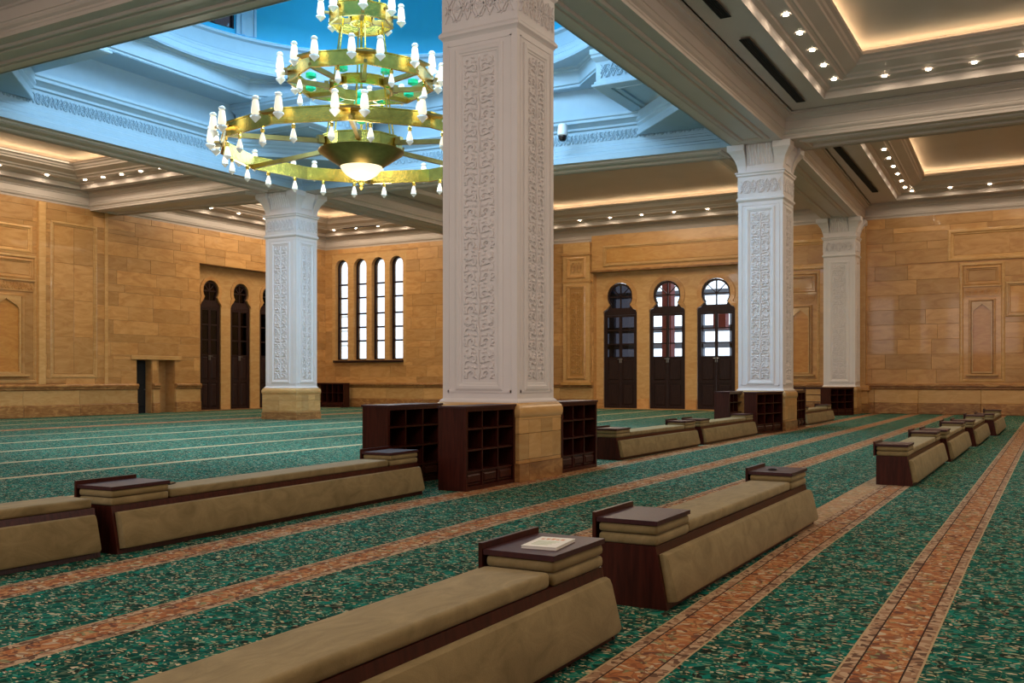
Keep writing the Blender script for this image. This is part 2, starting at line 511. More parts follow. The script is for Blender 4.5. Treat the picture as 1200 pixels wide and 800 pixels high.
# ================================================================== walls
def stone_courses(wall, rects_full, holes, y, mat, zc, wmin=1.1, wmax=2.2, t=.05):
    """blocks of sandstone in courses; every block one object"""
    x0, x1, z0, z1 = rects_full
    z = z0; k = 0
    while z < z1-.05:
        hgt = min(zc*(1 if random.random() > .12 else .55), z1-z)
        if z1-(z+hgt) < .2: hgt = z1-z
        x = x0-random.uniform(0, wmax*.6)
        while x < x1:
            w = random.uniform(wmin, wmax)
            r = [(max(x, x0), min(x+w, x1), z, z+hgt)]
            for h in holes: r = subtract(r, h)
            for a, b, c, d in r:
                if b-a < .06 or d-c < .06: continue
                tt = t+random.uniform(-.004, .006)
                o = MB().pbox(a+.0025, b-.0025, y-tt, y, c+.0025, d-.0025, .006).build('stone_block', mat, wall)
            x += w
        z += hgt
def dado(wall, x0, x1, y, t=.12, zb=.47, zm=1.06, zt=1.31, holes=(), end=False):
    """brown plinth, block course, brown moulding with fillets"""
    for (a, b) in hspan(x0, x1, holes):
        x = a
        while x < b-.01:
            w = min(random.uniform(1.7, 2.6), b-x)
            if b-(x+w) < .5: w = b-x
            MB().pbox(x+.003, x+w-.003, y-t-.05, y, 0, zb, .02).build('plinth_stone', M['stone_brown'], wall)
            MB().pbox(x+.003, x+w-.003, y-t, y, zb+.004, zm-.004, .012).build('dado_stone', M['stone_pale'], wall)
            x += w
        prof = [(0, zm), (-t-.01, zm), (-t-.05, zm+.04), (-t-.05, zm+.10), (-t-.10, zm+.14), (-t-.10, zm+.20), (-t-.03, zt), (0, zt)]
        mb = MB(); mb.loops([[(xx, y+d, z) for d, z in prof] for xx in (a, b)], True, True, True)
        mb.build('dado_moulding', M['stone_brown'], wall)
def hspan(x0, x1, holes):
    sp = [(x0, x1)]
    for h0, h1 in holes:
        n = []
        for a, b in sp:
            if h1 <= a or h0 >= b: n.append((a, b)); continue
            if a < h0: n.append((a, h0))
            if h1 < b: n.append((h1, b))
        sp = n
    return sp
def frame_ring(wall, name, x0, x1, z0, z1, y, prof, mat):
    """mitred picture-frame moulding on a wall; prof = (inset, out)"""
    mb = MB()
    mb.loops([[(x0+d, y-o, z0+d), (x1-d, y-o, z0+d), (x1-d, y-o, z1-d), (x0+d, y-o, z1-d)] for d, o in prof])
    return mb.build(name, mat, wall)
FR = [(0, 0), (0, .05), (.05, .07), (.09, .07), (.11, .03), (.15, .03), (.17, .0)]
def arch_pts(cx, w, zs, zt, kind, n=18):
    """outline of an opening: straight jambs to zs, then a horseshoe / round / pointed head to zt; counter-clockwise from bottom-left"""
    pts = []
    if kind == 'round':
        r = w/2
        pts = [(cx+w/2, None)]
        P = [(cx+r*math.cos(a), zt-r+r*math.sin(a)) for a in [PI*i/n for i in range(n+1)]]
        return P
    if kind == 'horseshoe':
        r = w*.385; zc = zt-r
        a0 = -math.radians(38)
        P = [(cx+w/2, zs), (cx+w/2-.05, zs+.10), (cx+w*.37+.06, zs+.14), (cx+w*.345, zs+.28)]
        P += [(cx+r*math.cos(a), zc+r*math.sin(a)) for a in [a0+(PI-2*a0)*i/n for i in range(n+1)]]
        P += [(2*cx-x, z) for x, z in P[3::-1]]
        return P
    if kind == 'ogee':
        h = zt-zs; hw = w/2
        prof = [(1, 0), (1, .25), (.93, .42), (.72, .58), (.46, .72), (.22, .84), (.08, .92), (0, 1)]
        P = [(cx+hw*a, zs+h*b) for a, b in prof]
        return P+[(2*cx-x, z) for x, z in P[-2::-1]]
def opening(cx, w, z0, zs, zt, kind):
    P = arch_pts(cx, w, zs, zt, kind)
    return [(cx-w/2, z0), (cx+w/2, z0)]+P

def relief_vine(w, h, name, mat, d=.022, tile=None):
    """carved arabesque filling the panel: mirrored scrolls with leaves along a stem"""
    mb = MB()
    tile = tile or w*.84
    n = max(1, round(h/tile)); tile = h/n
    for k in range(n):
        z0 = k*tile
        mb.ridge([(0, z0), (w*.02, z0+tile*.25), (0, z0+tile*.5), (-w*.02, z0+tile*.75), (0, z0+tile)], w*.07, d)
        for sx in (-1, 1):
            for (bx, bz, r, ph, tw, tl) in ((.21, .16, .15, -.6, 1, 5.2), (.34, .46, .13, 2.6, -1, 5.0), (.17, .62, .13, .4, 1, 5.0), (.34, .88, .12, 3.4, 1, 4.6), (.43, .20, .07, 2, 1, 4)):
                pts = []
                for i in range(13):
                    q = i/12; a = ph+tw*q*tl; rr = r*w*(1.15-.9*q)
                    pts.append((sx*min(bx*w+rr*math.cos(a), w*.49), z0+bz*tile+rr*math.sin(a)))
                mb.ridge(pts, w*.066, d)
                mb.leaf(sx*(bx+.01)*w, z0+bz*tile, (ph+2 if sx > 0 else PI-ph-2), w*.10, w*.08, d)
            for (ax, az, an, l) in ((.03, .03, .6, .20), (.03, .36, .2, .22), (.03, .46, 1.1, .18), (.05, .84, .2, .18), (.47, .33, 2.4, .16), (.47, .05, 2.8, .16), (.47, .64, 3.5, .18), (.47, .74, 2.6, .16),
                                    (.20, .33, 1.0, .14), (.22, .80, 1.8, .13), (.30, .68, .2, .14), (.12, .97, .2, .16), (.36, .30, -.4, .12)):
                a = an if sx > 0 else PI-an
                mb.leaf(sx*ax*w, z0+az*tile, a, l*w, l*w*.55, d)
        mb.leaf(0, z0+tile*.36, PI/2, w*.2, w*.15, d*1.2)
        mb.leaf(0, z0+tile*.86, PI/2, w*.16, w*.13, d*1.2)
    return mb
def relief_lattice(x0, x1, z0, z1, y=0., d=.018, wd=.022):
    """interlaced strapwork band"""
    mb = MB(); h = z1-z0; n = max(2, round((x1-x0)/(h*.8))); p = (x1-x0)/n
    for k in range(n):
        a = x0+k*p
        for s in (0, 1):
            f = (lambda z: z0+z1-z) if s else (lambda z: z)
            mb.ridge([(a, f(z0+h*.08)), (a+p*.25, f(z0+h*.5)), (a+p*.5, f(z1-h*.08)), (a+p*.75, f(z0+h*.5)), (a+p, f(z0+h*.08))], wd, d, y)
            mb.ridge([(a, f(z0+h*.35)), (a+p*.35, f(z0+h*.88)), (a+p*.65, f(z0+h*.88)), (a+p, f(z0+h*.35))], wd*.8, d, y)
        for i in range(5):
            mb.leaf(a+p*.5, z0+h*.5, i*2*PI/5+PI/2, h*.2, h*.13, d, y)
    return mb

def niche(wall, cx, z0, z1, w, y, label_mat='stone_orange'):
    """framed pointed niche with a header panel and a carved band; z0..z1 whole frame"""
    hw = w/2
    frame_ring(wall, 'niche_surround', cx-hw, cx+hw, z0, z1, y, [(0, 0), (0, .04), (.06, .06), (.10, .06), (.14, .0)], M['stone_pale'])
    hz = z1-.15
    frame_ring(wall, 'header_frame', cx-hw+.17, cx+hw-.17, hz-.8, hz, y, FR, M['stone'])
    MB().pbox(cx-hw+.34, cx+hw-.34, y-.02, y, hz-.63, hz-.17, .01).build('header_panel', M['stone'], wall)
    mb = relief_lattice(cx-hw+.2, cx+hw-.2, hz-1.24, hz-.90, y-.03, .02, .03)
    mb.box(cx-hw+.17, cx+hw-.17, y-.03, y, hz-1.27, hz-.87)
    tag(mb.build('carved_band', M['stone'], wall), 'carved stone band')
    MB().box(cx-hw+.12, cx+hw-.12, y-.09, y, hz-.87, hz-.81).build('niche_ledge', M['stone_pale'], wall)
    a, b = z0+.27, hz-1.38
    fi = .205*w; q = w/1.71
    frame_ring(wall, 'niche_frame', cx-hw+fi, cx+hw-fi, a, b, y, [(0, 0), (0, .05), (.04*q, .07), (.07*q, .07), (.09*q, .03), (.12*q, .0)], M['stone'])
    x0, x1 = cx-hw+fi+.11*q, cx+hw-fi-.11*q
    ar = opening(cx, (x1-x0)-.10*q, a+.18, b-.75, b-.20, 'ogee')
    fill_plate('niche_spandrel', [(x0, a+.11), (x1, a+.11), (x1, b-.11), (x0, b-.11)], [ar], .07, M['stone_pale'], wall, Matrix.Translation((0, y, 0)))
    MB().box(x0, x1, y-.006, y, a+.17, b-.17).build('niche_panel', M['stone_onyx'], wall)
    MB().pbox(cx-.36*w, cx+.36*w, y-.13, y, a-.02, a+.07, .02).build('niche_sill', M['stone_pale'], wall)

# ---------------- doors and windows
def leaf_door(wall, cx, w, z0, zs, zt, y, n, lit, label):
    """two-leaf door in a horseshoe opening; wooden frame, six panes per pair of leaves, raised panels, fanlight"""
    root = empty('door_%d' % n, (0, 0, 0)); root.parent = None
    root.location = wall.location; root.rotation_euler = wall.rotation_euler
    tag(root, label, kind='structure')
    fw = .09
    out = opening(cx, w, z0, zs, zt, 'horseshoe')
    inn = arch_pts(cx, w-.2, zs+.16, zt-.1, 'horseshoe')
    inn = [(cx-w*.345+.12, zs+.24), (cx+w*.345-.12, zs+.24)]+[p for p in inn if p[1] > zs+.3]
    jam = [(cx-w/2+fw, z0), (cx+w/2-fw, z0), (cx+w/2-fw, zs-.12), (cx-w/2+fw, zs-.12)]
    fill_plate('door_frame', out, [inn, [(a, b+.001) for a, b in jam]], .12, M['wood_door'], root, Matrix.Translation((0, y, 0)))
    gm = M['glass']
    # fanlight bars and pane
    mb = MB(); r = w*.385-.08; zc = zt-r-.08
    mb.box(cx-.03, cx+.03, y-.09, y-.03, zs+.2, zt-.08)
    mb.box(cx-r, cx+r, y-.09, y-.03, zc-.03, zc+.03)
    for a in (PI/4, 3*PI/4):
        mb.loops([[(cx+q*math.cos(a)-.02*math.sin(a)*s1, yy, zc+q*math.sin(a)+.02*math.cos(a)*s1) for s1, yy in ((-1, y-.08), (1, y-.08), (1, y-.04), (-1, y-.04))] for q in (0, r)], True, True, True)
    mb.build('fanlight_bars', M['wood_door'], root)
    MB().box(cx-r-.04, cx+r+.04, y-.055, y-.045, zs+.22, zt-.09).build('fanlight_pane', M['glass'] if lit else M['glass_dark'], root)
    x0, x1 = cx-w/2+fw, cx+w/2-fw
    zt2 = zs-.12; zl = z0+(zt2-z0)*.54
    lw = (x1-x0)/2
    for i in (0, 1):
        a = x0+i*lw; b = a+lw
        mb = MB(); st = .075
        mb.box(a+.004, a+st, y-.10, y-.04, z0+.01, zt2-.004); mb.box(b-st, b-.004, y-.10, y-.04, z0+.01, zt2-.004)
        rows = [zl+(zt2-st-zl)*k/3 for k in range(4)]
        for k, z in enumerate(rows): mb.box(a+st, b-st, y-.10, y-.04, z-.03, z+.03 if k < 3 else zt2-.004)
        mb.box(a+st, b-st, y-.10, y-.04, z0+.01, z0+.12)
        zm = z0+.12+(zl-z0-.15)*.5
        mb.box(a+st, b-st, y-.10, y-.04, zm-.05, zm+.05)
        lf = mb.build('door_leaf', M['wood_door'], root)
        for z_a, z_b in ((z0+.12, zm-.05), (zm+.05, zl-.03)):
            m2 = MB(); m2.box(a+st, b-st, y-.07, y-.05, z_a, z_b)
            m2.pbox(a+st+.06, b-st-.06, y-.10, y-.06, z_a+.07, z_b-.07, .03)
            m2.build('door_panel', M['wood_door'], lf)
        for k in range(3):
            MB().box(a+st, b-st, y-.072, y-.064, rows[k]+.03, rows[k+1]-.03).build('glass_pane', M['glass'] if lit else M['glass_dark'], lf)
        hx = b-.04 if i == 0 else a+.04
        m3 = MB(); m3.box(hx-.02, hx+.02, y-.115, y-.10, zl-.25, zl-.02); m3.tube((hx, y-.12, zl-.06), (hx, y-.17, zl-.06), .015); m3.tube((hx, y-.17, zl-.06), (hx+(-.1 if i == 0 else .1), y-.17, zl-.06), .012)
        m3.build('door_handle', M['metal'], lf)
    return root

# ---------------- back wall (doors, niches), plane Y = 45
wb = empty('wall_back', (0, 45, 0))
tag(wb, 'back wall of polished honey sandstone with three arched doors and framed niches', kind='structure')
XL, XR = -24.9, 8.6
doors = [(-19.79, 1.87), (-17.22, 1.90), (-14.68, 1.93)]
bayx0, bayx1 = S(-21.13, 0)[0], S(-12.9, 0)[0]
dz = []
for cx, w in doors:
    cx *= K; dz.append((cx, w*K))
ZS, ZT = S(0, 5.02)[1]-.05, S(0, 6.5)[1]
ftop, fbot = S(0, 8.65)[1]-.1, S(0, 7.12)[1]
# backing wall round the door bay
mb = MB()
rects = [(XL-.1, XR, 0, 9.3)]
rects = subtract(rects, (bayx0, bayx1, 0, fbot))
for a, b, c, d in rects: mb.box(a, b, .0, .5, c, d)
o = mb.build('wall_core', M['stone'], wb)
# recessed door plate
yb = .35
outer = [(bayx0-.1, 0), (bayx1+.1, 0), (bayx1+.1, fbot+.1), (bayx0-.1, fbot+.1)]
ops = []
for cx, w in dz:
    ops.append([(x, z+.001) for x, z in opening(cx, w, .0, ZS, ZT, 'horseshoe')])
fill_plate('door_wall_stone', outer, ops, .18, M['stone_pale'], wb, Matrix.Translation((0, yb+.18, 0)))
for i, (cx, w) in enumerate(dz):          # raised archivolt rings
    P = arch_pts(cx, w, ZS, ZT, 'horseshoe')
    r = w*.385
    P2 = [(cx+w/2+.02, ZS-.06), (cx+w/2+.02, ZS+.16), (cx+w*.37+.2, ZS+.34)]+[(cx+(r+.22)*math.cos(a), ZT-r+(r+.22)*math.sin(a)) for a in [-.5+(PI+1)*k/18 for k in range(19)]]
    P2 += [(2*cx-x, z) for x, z in P2[2::-1]]
    P1 = P[::-1]
    mb = MB()
    m = min(len(P), len(P2))
    vs = []; q = len(P2)
    A = P2; B = [P[round(k*(len(P)-1)/(q-1))] for k in range(q)]
    mb.loops([[(x, yb+.0, z) for x, z in B], [(x, yb-.05, z) for x, z in B], [(x, yb-.05, z) for x, z in A], [(x, yb, z) for x, z in A]], False)
    mb.build('arch_surround', M['stone'], wb)
for a, b in hspan(bayx0+.02, bayx1-.02, [(cx-w/2-.0, cx+w/2+.0) for cx, w in dz]):
    MB().pbox(a+.02, b-.02, yb-.06, yb, 0, .5, .02).build('plinth_stone', M['stone'], wb)
lit = (0, 1, 1)
DL = ['dark wooden double door with dim grey panes, left of the three arched doors in the back wall',
      'dark wooden double door with half-lit panes, middle of the three arched doors in the back wall',
      'dark wooden double door with bright panes, beside the second white column, right of three']
for i, (cx, w) in enumerate(dz):
    leaf_door(wb, cx, w-.04, .02, ZS-.02, ZT-.02, yb+.17, i+1, lit[i], DL[i])
# threshold and reveals
MB().pbox(bayx0-.05, bayx1+.05, -.30, .55, 0, .035, .01).build('threshold_stone', M['stone_orange'], wb)
# frieze above the doors
MB().box(bayx0-.05, bayx1+.05, -.14, .3, fbot, ftop+.4).build('frieze_stone', M['stone'], wb)
MB().box(bayx0-.10, bayx1+.10, -.20, .3, fbot-.06, fbot+.03).build('frieze_sill', M['stone_brown'], wb)
frame_ring(wb, 'frieze_frame', bayx0+.6, bayx1-.3, fbot+.2, ftop-.15, -.14, FR, M['stone_pale'])
MB().pbox(bayx0+.78, bayx1-.48, -.165, -.14, fbot+.38, ftop-.33, .01).build('frieze_panel', M['stone_orange'], wb)
# left pilaster with carved panel
px0, px1 = S(-22.77, 0)[0], S(-21.23, 0)[0]
def pilaster(x0, x1):
    w = x1-x0; cx = (x0+x1)/2
    MB().box(x0, x1, -.28, 0, 1.28, HB).build('pilaster_shaft', M['stone_pale'], wb)
    MB().box(x0-.10, x1+.10, -.36, 0, 1.20, 1.34).build('pilaster_sill', M['stone_orange'], wb)
    MB().box(x0-.06, x1+.06, -.34, 0, 7.85, 7.97).build('pilaster_cap', M['stone'], wb)
    MB().box(x0-.04, x1+.04, -.31, 0, 6.45, 6.53).build('pilaster_band', M['stone'], wb)
    frame_ring(wb, 'panel_frame', x0+.22, x1-.22, 6.68, 7.75, -.28, FR, M['stone'])
    frame_ring(wb, 'panel_frame', x0+.22, x1-.22, 1.5, 6.3, -.28, FR, M['stone'])
    v = relief_vine(w-.86, 4.2, 'vine', None, .02)
    v.v = [(x+cx, y-.29, z+1.75) for x, y, z in v.v]
    v.box(x0+.39, x1-.39, -.29, -.28, 1.67, 6.13)
    tag(v.build('carved_panel', M['stone_orange'], wb), 'carved stone panel')
    v = relief_lattice(x0+.42, x1-.42, 6.88, 7.55, -.285, .02, .03)
    v.build('carved_rosette', M['stone'], wb)
pilaster(px0, px1)
# niches and cladding
n1c = S(-2.84, 0)[0]; n1z0, n1z1 = S(0, 1.375)[1], S(0, 6.52)[1]; nw = 1.75*K
n2c = S(-10.5, 0)[0]; n2w = 1.75
hol = [(bayx0, bayx1, 0, 9), (n1c-nw/2, n1c+nw/2, n1z0, n1z1), (n2c-n2w/2, n2c+n2w/2, n1z0, n1z1), (px0, px1, 0, 9)]
fr0, fr1 = S(0, 6.62)[1], S(0, 8.0)[1]
hol += [(-4.1, 4.6, fr0, fr1), (-12.3, -8.1, fr0, fr1), (-1.9, .1, 4.1, 5.55)]
stone_courses(wb, (XL, XR, 1.30, HB+.05), hol, 0, M['stone'], .645, 1.0, 2.5)
for a, b in ((-4.1, 4.6), (-12.3, -8.1)):
    frame_ring(wb, 'frieze_frame', a, b, fr0, fr1, 0, [(0, 0), (0, .07), (.05, .09), (.12, .09), (.16, .04), (.2, .04), (.24, 0)], M['stone_pale'])
    x = a+.26
    while x < b-.3:
        w = min(2.1, b-.26-x)
        MB().pbox(x+.004, x+w-.004, -.012, 0, fr0+.26, fr1-.26, .006).build('frieze_panel', M['stone'], wb)
        x += w
frame_ring(wb, 'panel_frame', -1.9, .1, 4.1, 5.55, 0, FR, M['stone_pale'])
MB().pbox(-1.72, -.08, -.02, 0, 4.28, 5.37, .01).build('wall_panel', M['stone_orange'], wb)
niche(wb, n1c, n1z0, n1z1, nw, 0)
niche(wb, n2c, n1z0, n1z1, n2w, 0)
dado(wb, XL, XR, 0, holes=[(bayx0, bayx1)])
# block of stone behind the farthest column
for zz0, zz1, m, dd in ((0, .42, 'stone_brown', .06), (.42, 1.0, 'stone_pale', 0), (1.0, 1.24, 'stone_orange', .08)):
    MB().pbox(-9.1-dd, -7.30+dd, -.42-dd, 0, zz0, zz1-.004, .02).build('pier_stone', M[m], wb)
MB().box(-9.0, -7.40, -.36, 0, 1.24, HB).build('pier_shaft', M['stone_pale'], wb)

# ---------------- window wall, plane Y = 41
ww = empty('wall_window', (0, 41, 0))
tag(ww, 'stone wall with four tall arched windows left of the near column', kind='structure')
wins = [(-34.55, .86), (-33.26, .86), (-32.02, .86), (-30.81, .86)]
WX = [(S(a, 0)[0], b) for a, b in wins]
wz0, wz1 = S(0, 2.55)[1], S(0, 8.10)[1]
WL = -35.05
big = (WX[0][0]-.62, WX[-1][0]+.62, wz0-.12, wz1+.25)
mb = MB()
for a, b, c, d in subtract([(WL-.3, -24.6, 0, 9.3)], big): mb.box(a, b, 0, .6, c, d)
mb.build('wall_core', M['stone'], ww)
fill_plate('window_wall_stone', [(big[0]-.02, big[2]-.02), (big[1]+.02, big[2]-.02), (big[1]+.02, big[3]+.02), (big[0]-.02, big[3]+.02)],
           [[(cx-w/2, wz0), (cx+w/2, wz0)]+arch_pts(cx, w, 0, wz1, 'round') for cx, w in WX], .55, M['stone_pale'], ww, Matrix.Translation((0, .5, 0)))
stone_courses(ww, (WL, -24.7, 1.30, HB+.05), [big], 0, M['stone'], .60, 1.0, 2.2)
dado(ww, WL, -24.7, 0)
MB().pbox(big[0]+.15, big[1]-.15, -.22, .1, wz0-.14, wz0-.02, .02).build('window_sill', M['wood_door'], ww)
for i, (cx, w) in enumerate(WX):
    wn = empty('window_%d' % (i+1), (0, 0, 0)); wn.location = ww.location; wn.rotation_euler = ww.rotation_euler
    tag(wn, '%s tall narrow round-topped window with dark bars in the far left wall' % ('leftmost', 'second from left', 'third from left', 'rightmost')[i], kind='structure')
    y = .30; o_ = [(cx-w/2, wz0), (cx+w/2, wz0)]+arch_pts(cx, w, 0, wz1, 'round')
    i_ = [(cx-w/2+.08, wz0+.08), (cx+w/2-.08, wz0+.08)]+[(x, z) for x, z in arch_pts(cx, w-.16, 0, wz1-.08, 'round')]
    fill_plate('window_frame', o_, [i_], .12, M['wood_door'], wn, Matrix.Translation((0, y, 0)))
    zs_ = [wz0+.06]+[S(0, z)[1] for z in (3.60, 4.346, 5.10, 5.98, 6.727)]+[wz1-.02]
    for k, z in enumerate(zs_[1:-1]):
        MB().box(cx-w/2+.07, cx+w/2-.07, y-.11, y-.03, z-.045, z+.045).build('window_bar', M['wood_door'], wn)
    for k in range(6):
        a, b = zs_[k]+.045, zs_[k+1]-.045
        if k < 5: MB().box(cx-w/2+.07, cx+w/2-.07, y-.075, y-.065, a, b).build('glass_pane', M['glass'], wn)
        else:
            P = [(cx-w/2+.08, a), (cx+w/2-.08, a)]+arch_pts(cx, w-.16, 0, wz1-.08, 'round')
            fill_plate('glass_pane', P, [], .01, M['glass'], wn, Matrix.Translation((0, y-.065, 0)))

# return wall between window wall and back wall
wr = empty('wall_return', (-24.9, 43, 0), -PI/2)
tag(wr, 'short stone wall return hidden behind the near white column', kind='structure')
MB().box(-2.2, 2.0, 0, .5, 0, 9.3).build('wall_core', M['stone'], wr)

# ---------------- left wall, plane X = -35, local x -> +Y, -y -> +X
wl = empty('wall_left', (-35.0, 0, 0), PI/2)
tag(wl, 'left wall of honey sandstone blocks with niche, two low doorways and dark arched doors', kind='structure')
LX0, LX1 = -4.6, 41.2
def SL(u): return u*K
rec = (SL(32.75), SL(40.2), 0, S(0, 7.05)[1])
ld = [(SL(29.15), SL(29.95), S(0, 2.38)[1]), (SL(30.35), SL(31.25), S(0, 2.38)[1])]
mb = MB()
rr = subtract([(LX0, LX1, 0, 9.3)], rec)
for a, b, t in ld: rr = subtract(rr, (a, b, 0, t))
for a, b, c, d in rr: mb.box(a, b, 0, .9, c, d)
mb.build('wall_core', M['stone'], wl)
nl = S(23.0, 0)[0]; nlw = 2.6
pan = (SL(24.9), SL(27.1), S(0, 1.55)[1], S(0, 8.0)[1])
hol = [rec, (nl-nlw/2, nl+nlw/2, 1.35, 6.35), (SL(21.9), SL(24.1), 6.42, 7.5), pan]+[(a-.02, b+.02, 0, t+.0) for a, b, t in ld]+[(ld[0][0]-.33, ld[1][1]+.35, ld[0][2], ld[0][2]+.2)]
stone_courses(wl, (12, LX1, 1.30, HB+.05), hol, 0, M['stone'], .60, 1.2, 2.4)
MB().box(LX0, 12, -.05, 0, 1.3, HB+.05).build('wall_facing', M['stone'], wl)
dado(wl, 12, LX1, 0, holes=[(rec[0], rec[1]), (ld[0][0]-.02, ld[0][1]+.02), (ld[1][0]-.02, ld[1][1]+.02)])
niche(wl, nl, 1.35, 6.35, nlw, 0)
frame_ring(wl, 'panel_frame', SL(21.9), SL(24.1), 6.42, 7.5, 0, FR, M['stone_pale'])
MB().pbox(SL(21.9)+.18, SL(24.1)-.18, -.02, 0, 6.6, 7.32, .01).build('wall_panel', M['stone'], wl)
frame_ring(wl, 'panel_frame', *pan, 0, FR, M['stone_pale'])
for j in range(2):
    for i in range(4):
        a = pan[0]+.18+j*(pan[1]-pan[0]-.36)/2; b = pan[2]+.18+i*(pan[3]-pan[2]-.36)/4
        MB().pbox(a+.004, a+(pan[1]-pan[0]-.36)/2-.004, -.02, 0, b+.004, b+(pan[3]-pan[2]-.36)/4-.004, .008).build('wall_panel', M['stone'], wl)
MB().box(SL(24.3), SL(24.6), -.18, 0, 1.3, HB).build('pilaster_strip', M['stone_pale'], wl)
MB().box(SL(27.45), SL(27.6), -.10, 0, 1.3, HB).build('pilaster_strip', M['stone_pale'], wl)
MB().pbox(ld[0][0]-.33, ld[1][1]+.35, -.11, 0, ld[0][2], ld[0][2]+.19, .015).build('lintel_stone', M['stone_pale'], wl)
# dark low doorway and stone-lined recess
mb = MB(); mb.box(ld[0][0], ld[0][1], .85, .95, 0, ld[0][2]+.1)
mb.build('doorway_back', M['void'], wl)
mb = MB(); mb.box(ld[0][0]+.06, ld[0][1]-.06, .30, .36, 0, ld[0][2]-.04)
mb.pbox(ld[0][0]+.16, ld[0][1]-.16, .27, .30, .3, 1.1, .02); mb.pbox(ld[0][0]+.16, ld[0][1]-.16, .27, .30, 1.25, ld[0][2]-.2, .02)
d0 = empty('door_4', (0, 0, 0)); d0.location = wl.location; d0.rotation_euler = wl.rotation_euler
tag(d0, 'low dark door in the left doorway of the pair under one stone lintel', kind='structure')
mb.build('door_leaf', M['void'], d0)
mb = MB(); mb.tube((ld[0][1]-.15, .27, 1.05), (ld[0][1]-.15, .20, 1.05), .02); mb.build('door_handle', M['metal'], d0)
MB().box(ld[1][0], ld[1][1], .55, .95, 0, ld[1][2]+.1).build('recess_stone', M['stone'], wl)
# recessed arcade
yb2 = .45
ldo = [(SL(33.95)-.1, 1.28), (SL(35.85)-.1, 1.30), (SL(37.9)-.1, 1.32), (SL(39.85)-.1, 1.0)]
ldo = [(33.2, 1.30), (35.15, 1.34), (37.15, 1.36)]
zs2, zt2 = S(0, 5.15)[1], S(0, 6.36)[1]
fill_plate('door_wall_stone', [(rec[0]-.1, 0), (rec[1]+.1, 0), (rec[1]+.1, rec[3]+.1), (rec[0]-.1, rec[3]+.1)],
           [[(x, z+.001) for x, z in opening(cx, w, 0, zs2, zt2, 'horseshoe')] for cx, w in ldo], .2, M['stone_pale'], wl, Matrix.Translation((0, yb2+.2, 0)))
MB().box(rec[0], rec[1], .0, .5, rec[3]-.02, rec[3]+.06).build('recess_lintel', M['stone_brown'], wl)
LLD = ['tall dark arched door in the left wall, first after the low doorways',
       'tall dark arched door in the left wall, middle one of three',
       'tall dark arched door in the left wall, half hidden by the white column']
for i, (cx, w) in enumerate(ldo):
    leaf_door(wl, cx, w-.03, .02, zs2-.02, zt2-.02, yb2+.18, 5+i, 0, LLD[i])
    P = arch_pts(cx, w, zs2, zt2, 'horseshoe')
    # raised ring
    r = w*.385
    P2 = [(cx+w/2+.02, zs2-.06), (cx+w/2+.02, zs2+.14), (cx+w*.37+.16, zs2+.30)]+[(cx+(r+.17)*math.cos(a), zt2-r+(r+.17)*math.sin(a)) for a in [-.5+(PI+1)*k/18 for k in range(19)]]
    P2 += [(2*cx-x, z) for x, z in P2[2::-1]]
    q = len(P2); B = [P[round(k*(len(P)-1)/(q-1))] for k in range(q)]
    MB().loops([[(x, yb2, z) for x, z in B], [(x, yb2-.04, z) for x, z in B], [(x, yb2-.04, z) for x, z in P2], [(x, yb2, z) for x, z in P2]], False).build('arch_surround', M['stone'], wl)
MB().box(rec[0], rec[1], 1.5, 1.6, -.1, 7.5).build('lobby_wall', M['void'], wl)
MB().box(rec[0], rec[1], 0, 1.5, -.1, .04).build('threshold_stone', M['stone_brown'], wl)

# ---------------- walls behind and beside the camera
w_r = empty('wall_right', (8.5, 0, 0), -PI/2)
tag(w_r, 'plain stone wall outside the right edge of the view', kind='structure')
MB().box(-46, 4.6, 0, .4, 0, 9.3).build('wall_core', M['stone'], w_r)
w_f = empty('wall_front', (0, -4.3, 0), PI)
tag(w_f, 'plain stone wall behind the viewer', kind='structure')
MB().box(-8.9, 35.5, 0, .4, 0, 9.3).build('wall_core', M['stone'], w_f)

# ================================================================== ceiling
HOLE = [(-24.4, 13.4), (-8.5, 13.4), (-8.5, 28.4), (-24.4, 27.3)]
BAYS = {
 'right_near': [(-7, -4.3), (8.5, -4.3), (8.5, 12.2), (-7, 12.2)],
 'right_mid': [(-7, 13.8), (8.5, 13.8), (8.5, 28.1), (-7, 28.35)],
 'right_far': [(-7.0, 30.0), (8.5, 29.6), (8.5, 45.0), (-7.55, 45.0)],
 'mid_near': [(-24.4, -4.3), (-8.5, -4.3), (-8.5, 12.0), (-24.4, 12.0)],
 'mid_far': [(-24.4, 28.8), (-8.5, 30.0), (-9.0, 45.0), (-24.4, 45.0)],
 'left_near': [(-35.0, -4.3), (-25.9, -4.3), (-25.9, 12.0), (-35.0, 12.0)],
 'left_mid': [(-35.0, 13.4), (-25.9, 13.4), (-25.9, 26.2), (-35.0, 26.2)],
 'left_far': [(-35.0, 27.5), (-25.9, 28.6), (-25.9, 41.0), (-35.0, 41.0)],
}
def flat_fill(name, outer, holes, z, mat, parent, t=.1):
    Mx = Matrix(((1, 0, 0, 0), (0, 0, 1, 0), (0, -1, 0, z), (0, 0, 0, 1)))   # (u,0,w) -> (u, w, z)
    return fill_plate(name, outer, holes, t, mat, parent, Mx)
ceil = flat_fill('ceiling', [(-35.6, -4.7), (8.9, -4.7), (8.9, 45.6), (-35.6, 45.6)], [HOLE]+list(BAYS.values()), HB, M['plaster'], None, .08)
tag(ceil, 'white coffered plaster ceiling with deep beams round a square dome opening', kind='structure')
CROWN = [(-.02, HB-.012), (.014, HB-.012), (.014, 8.56), (.03, 8.58), (.03, 8.62), (.08, 8.66), (.10, 8.70), (.10, 8.74), (.12, 8.75), (.12, 8.98), (.15, 9.00), (.15, 9.04),
         (.23, 9.09), (.30, 9.12), (.30, 9.165), (.36, 9.17), (.36, HC), (.40, HC)]
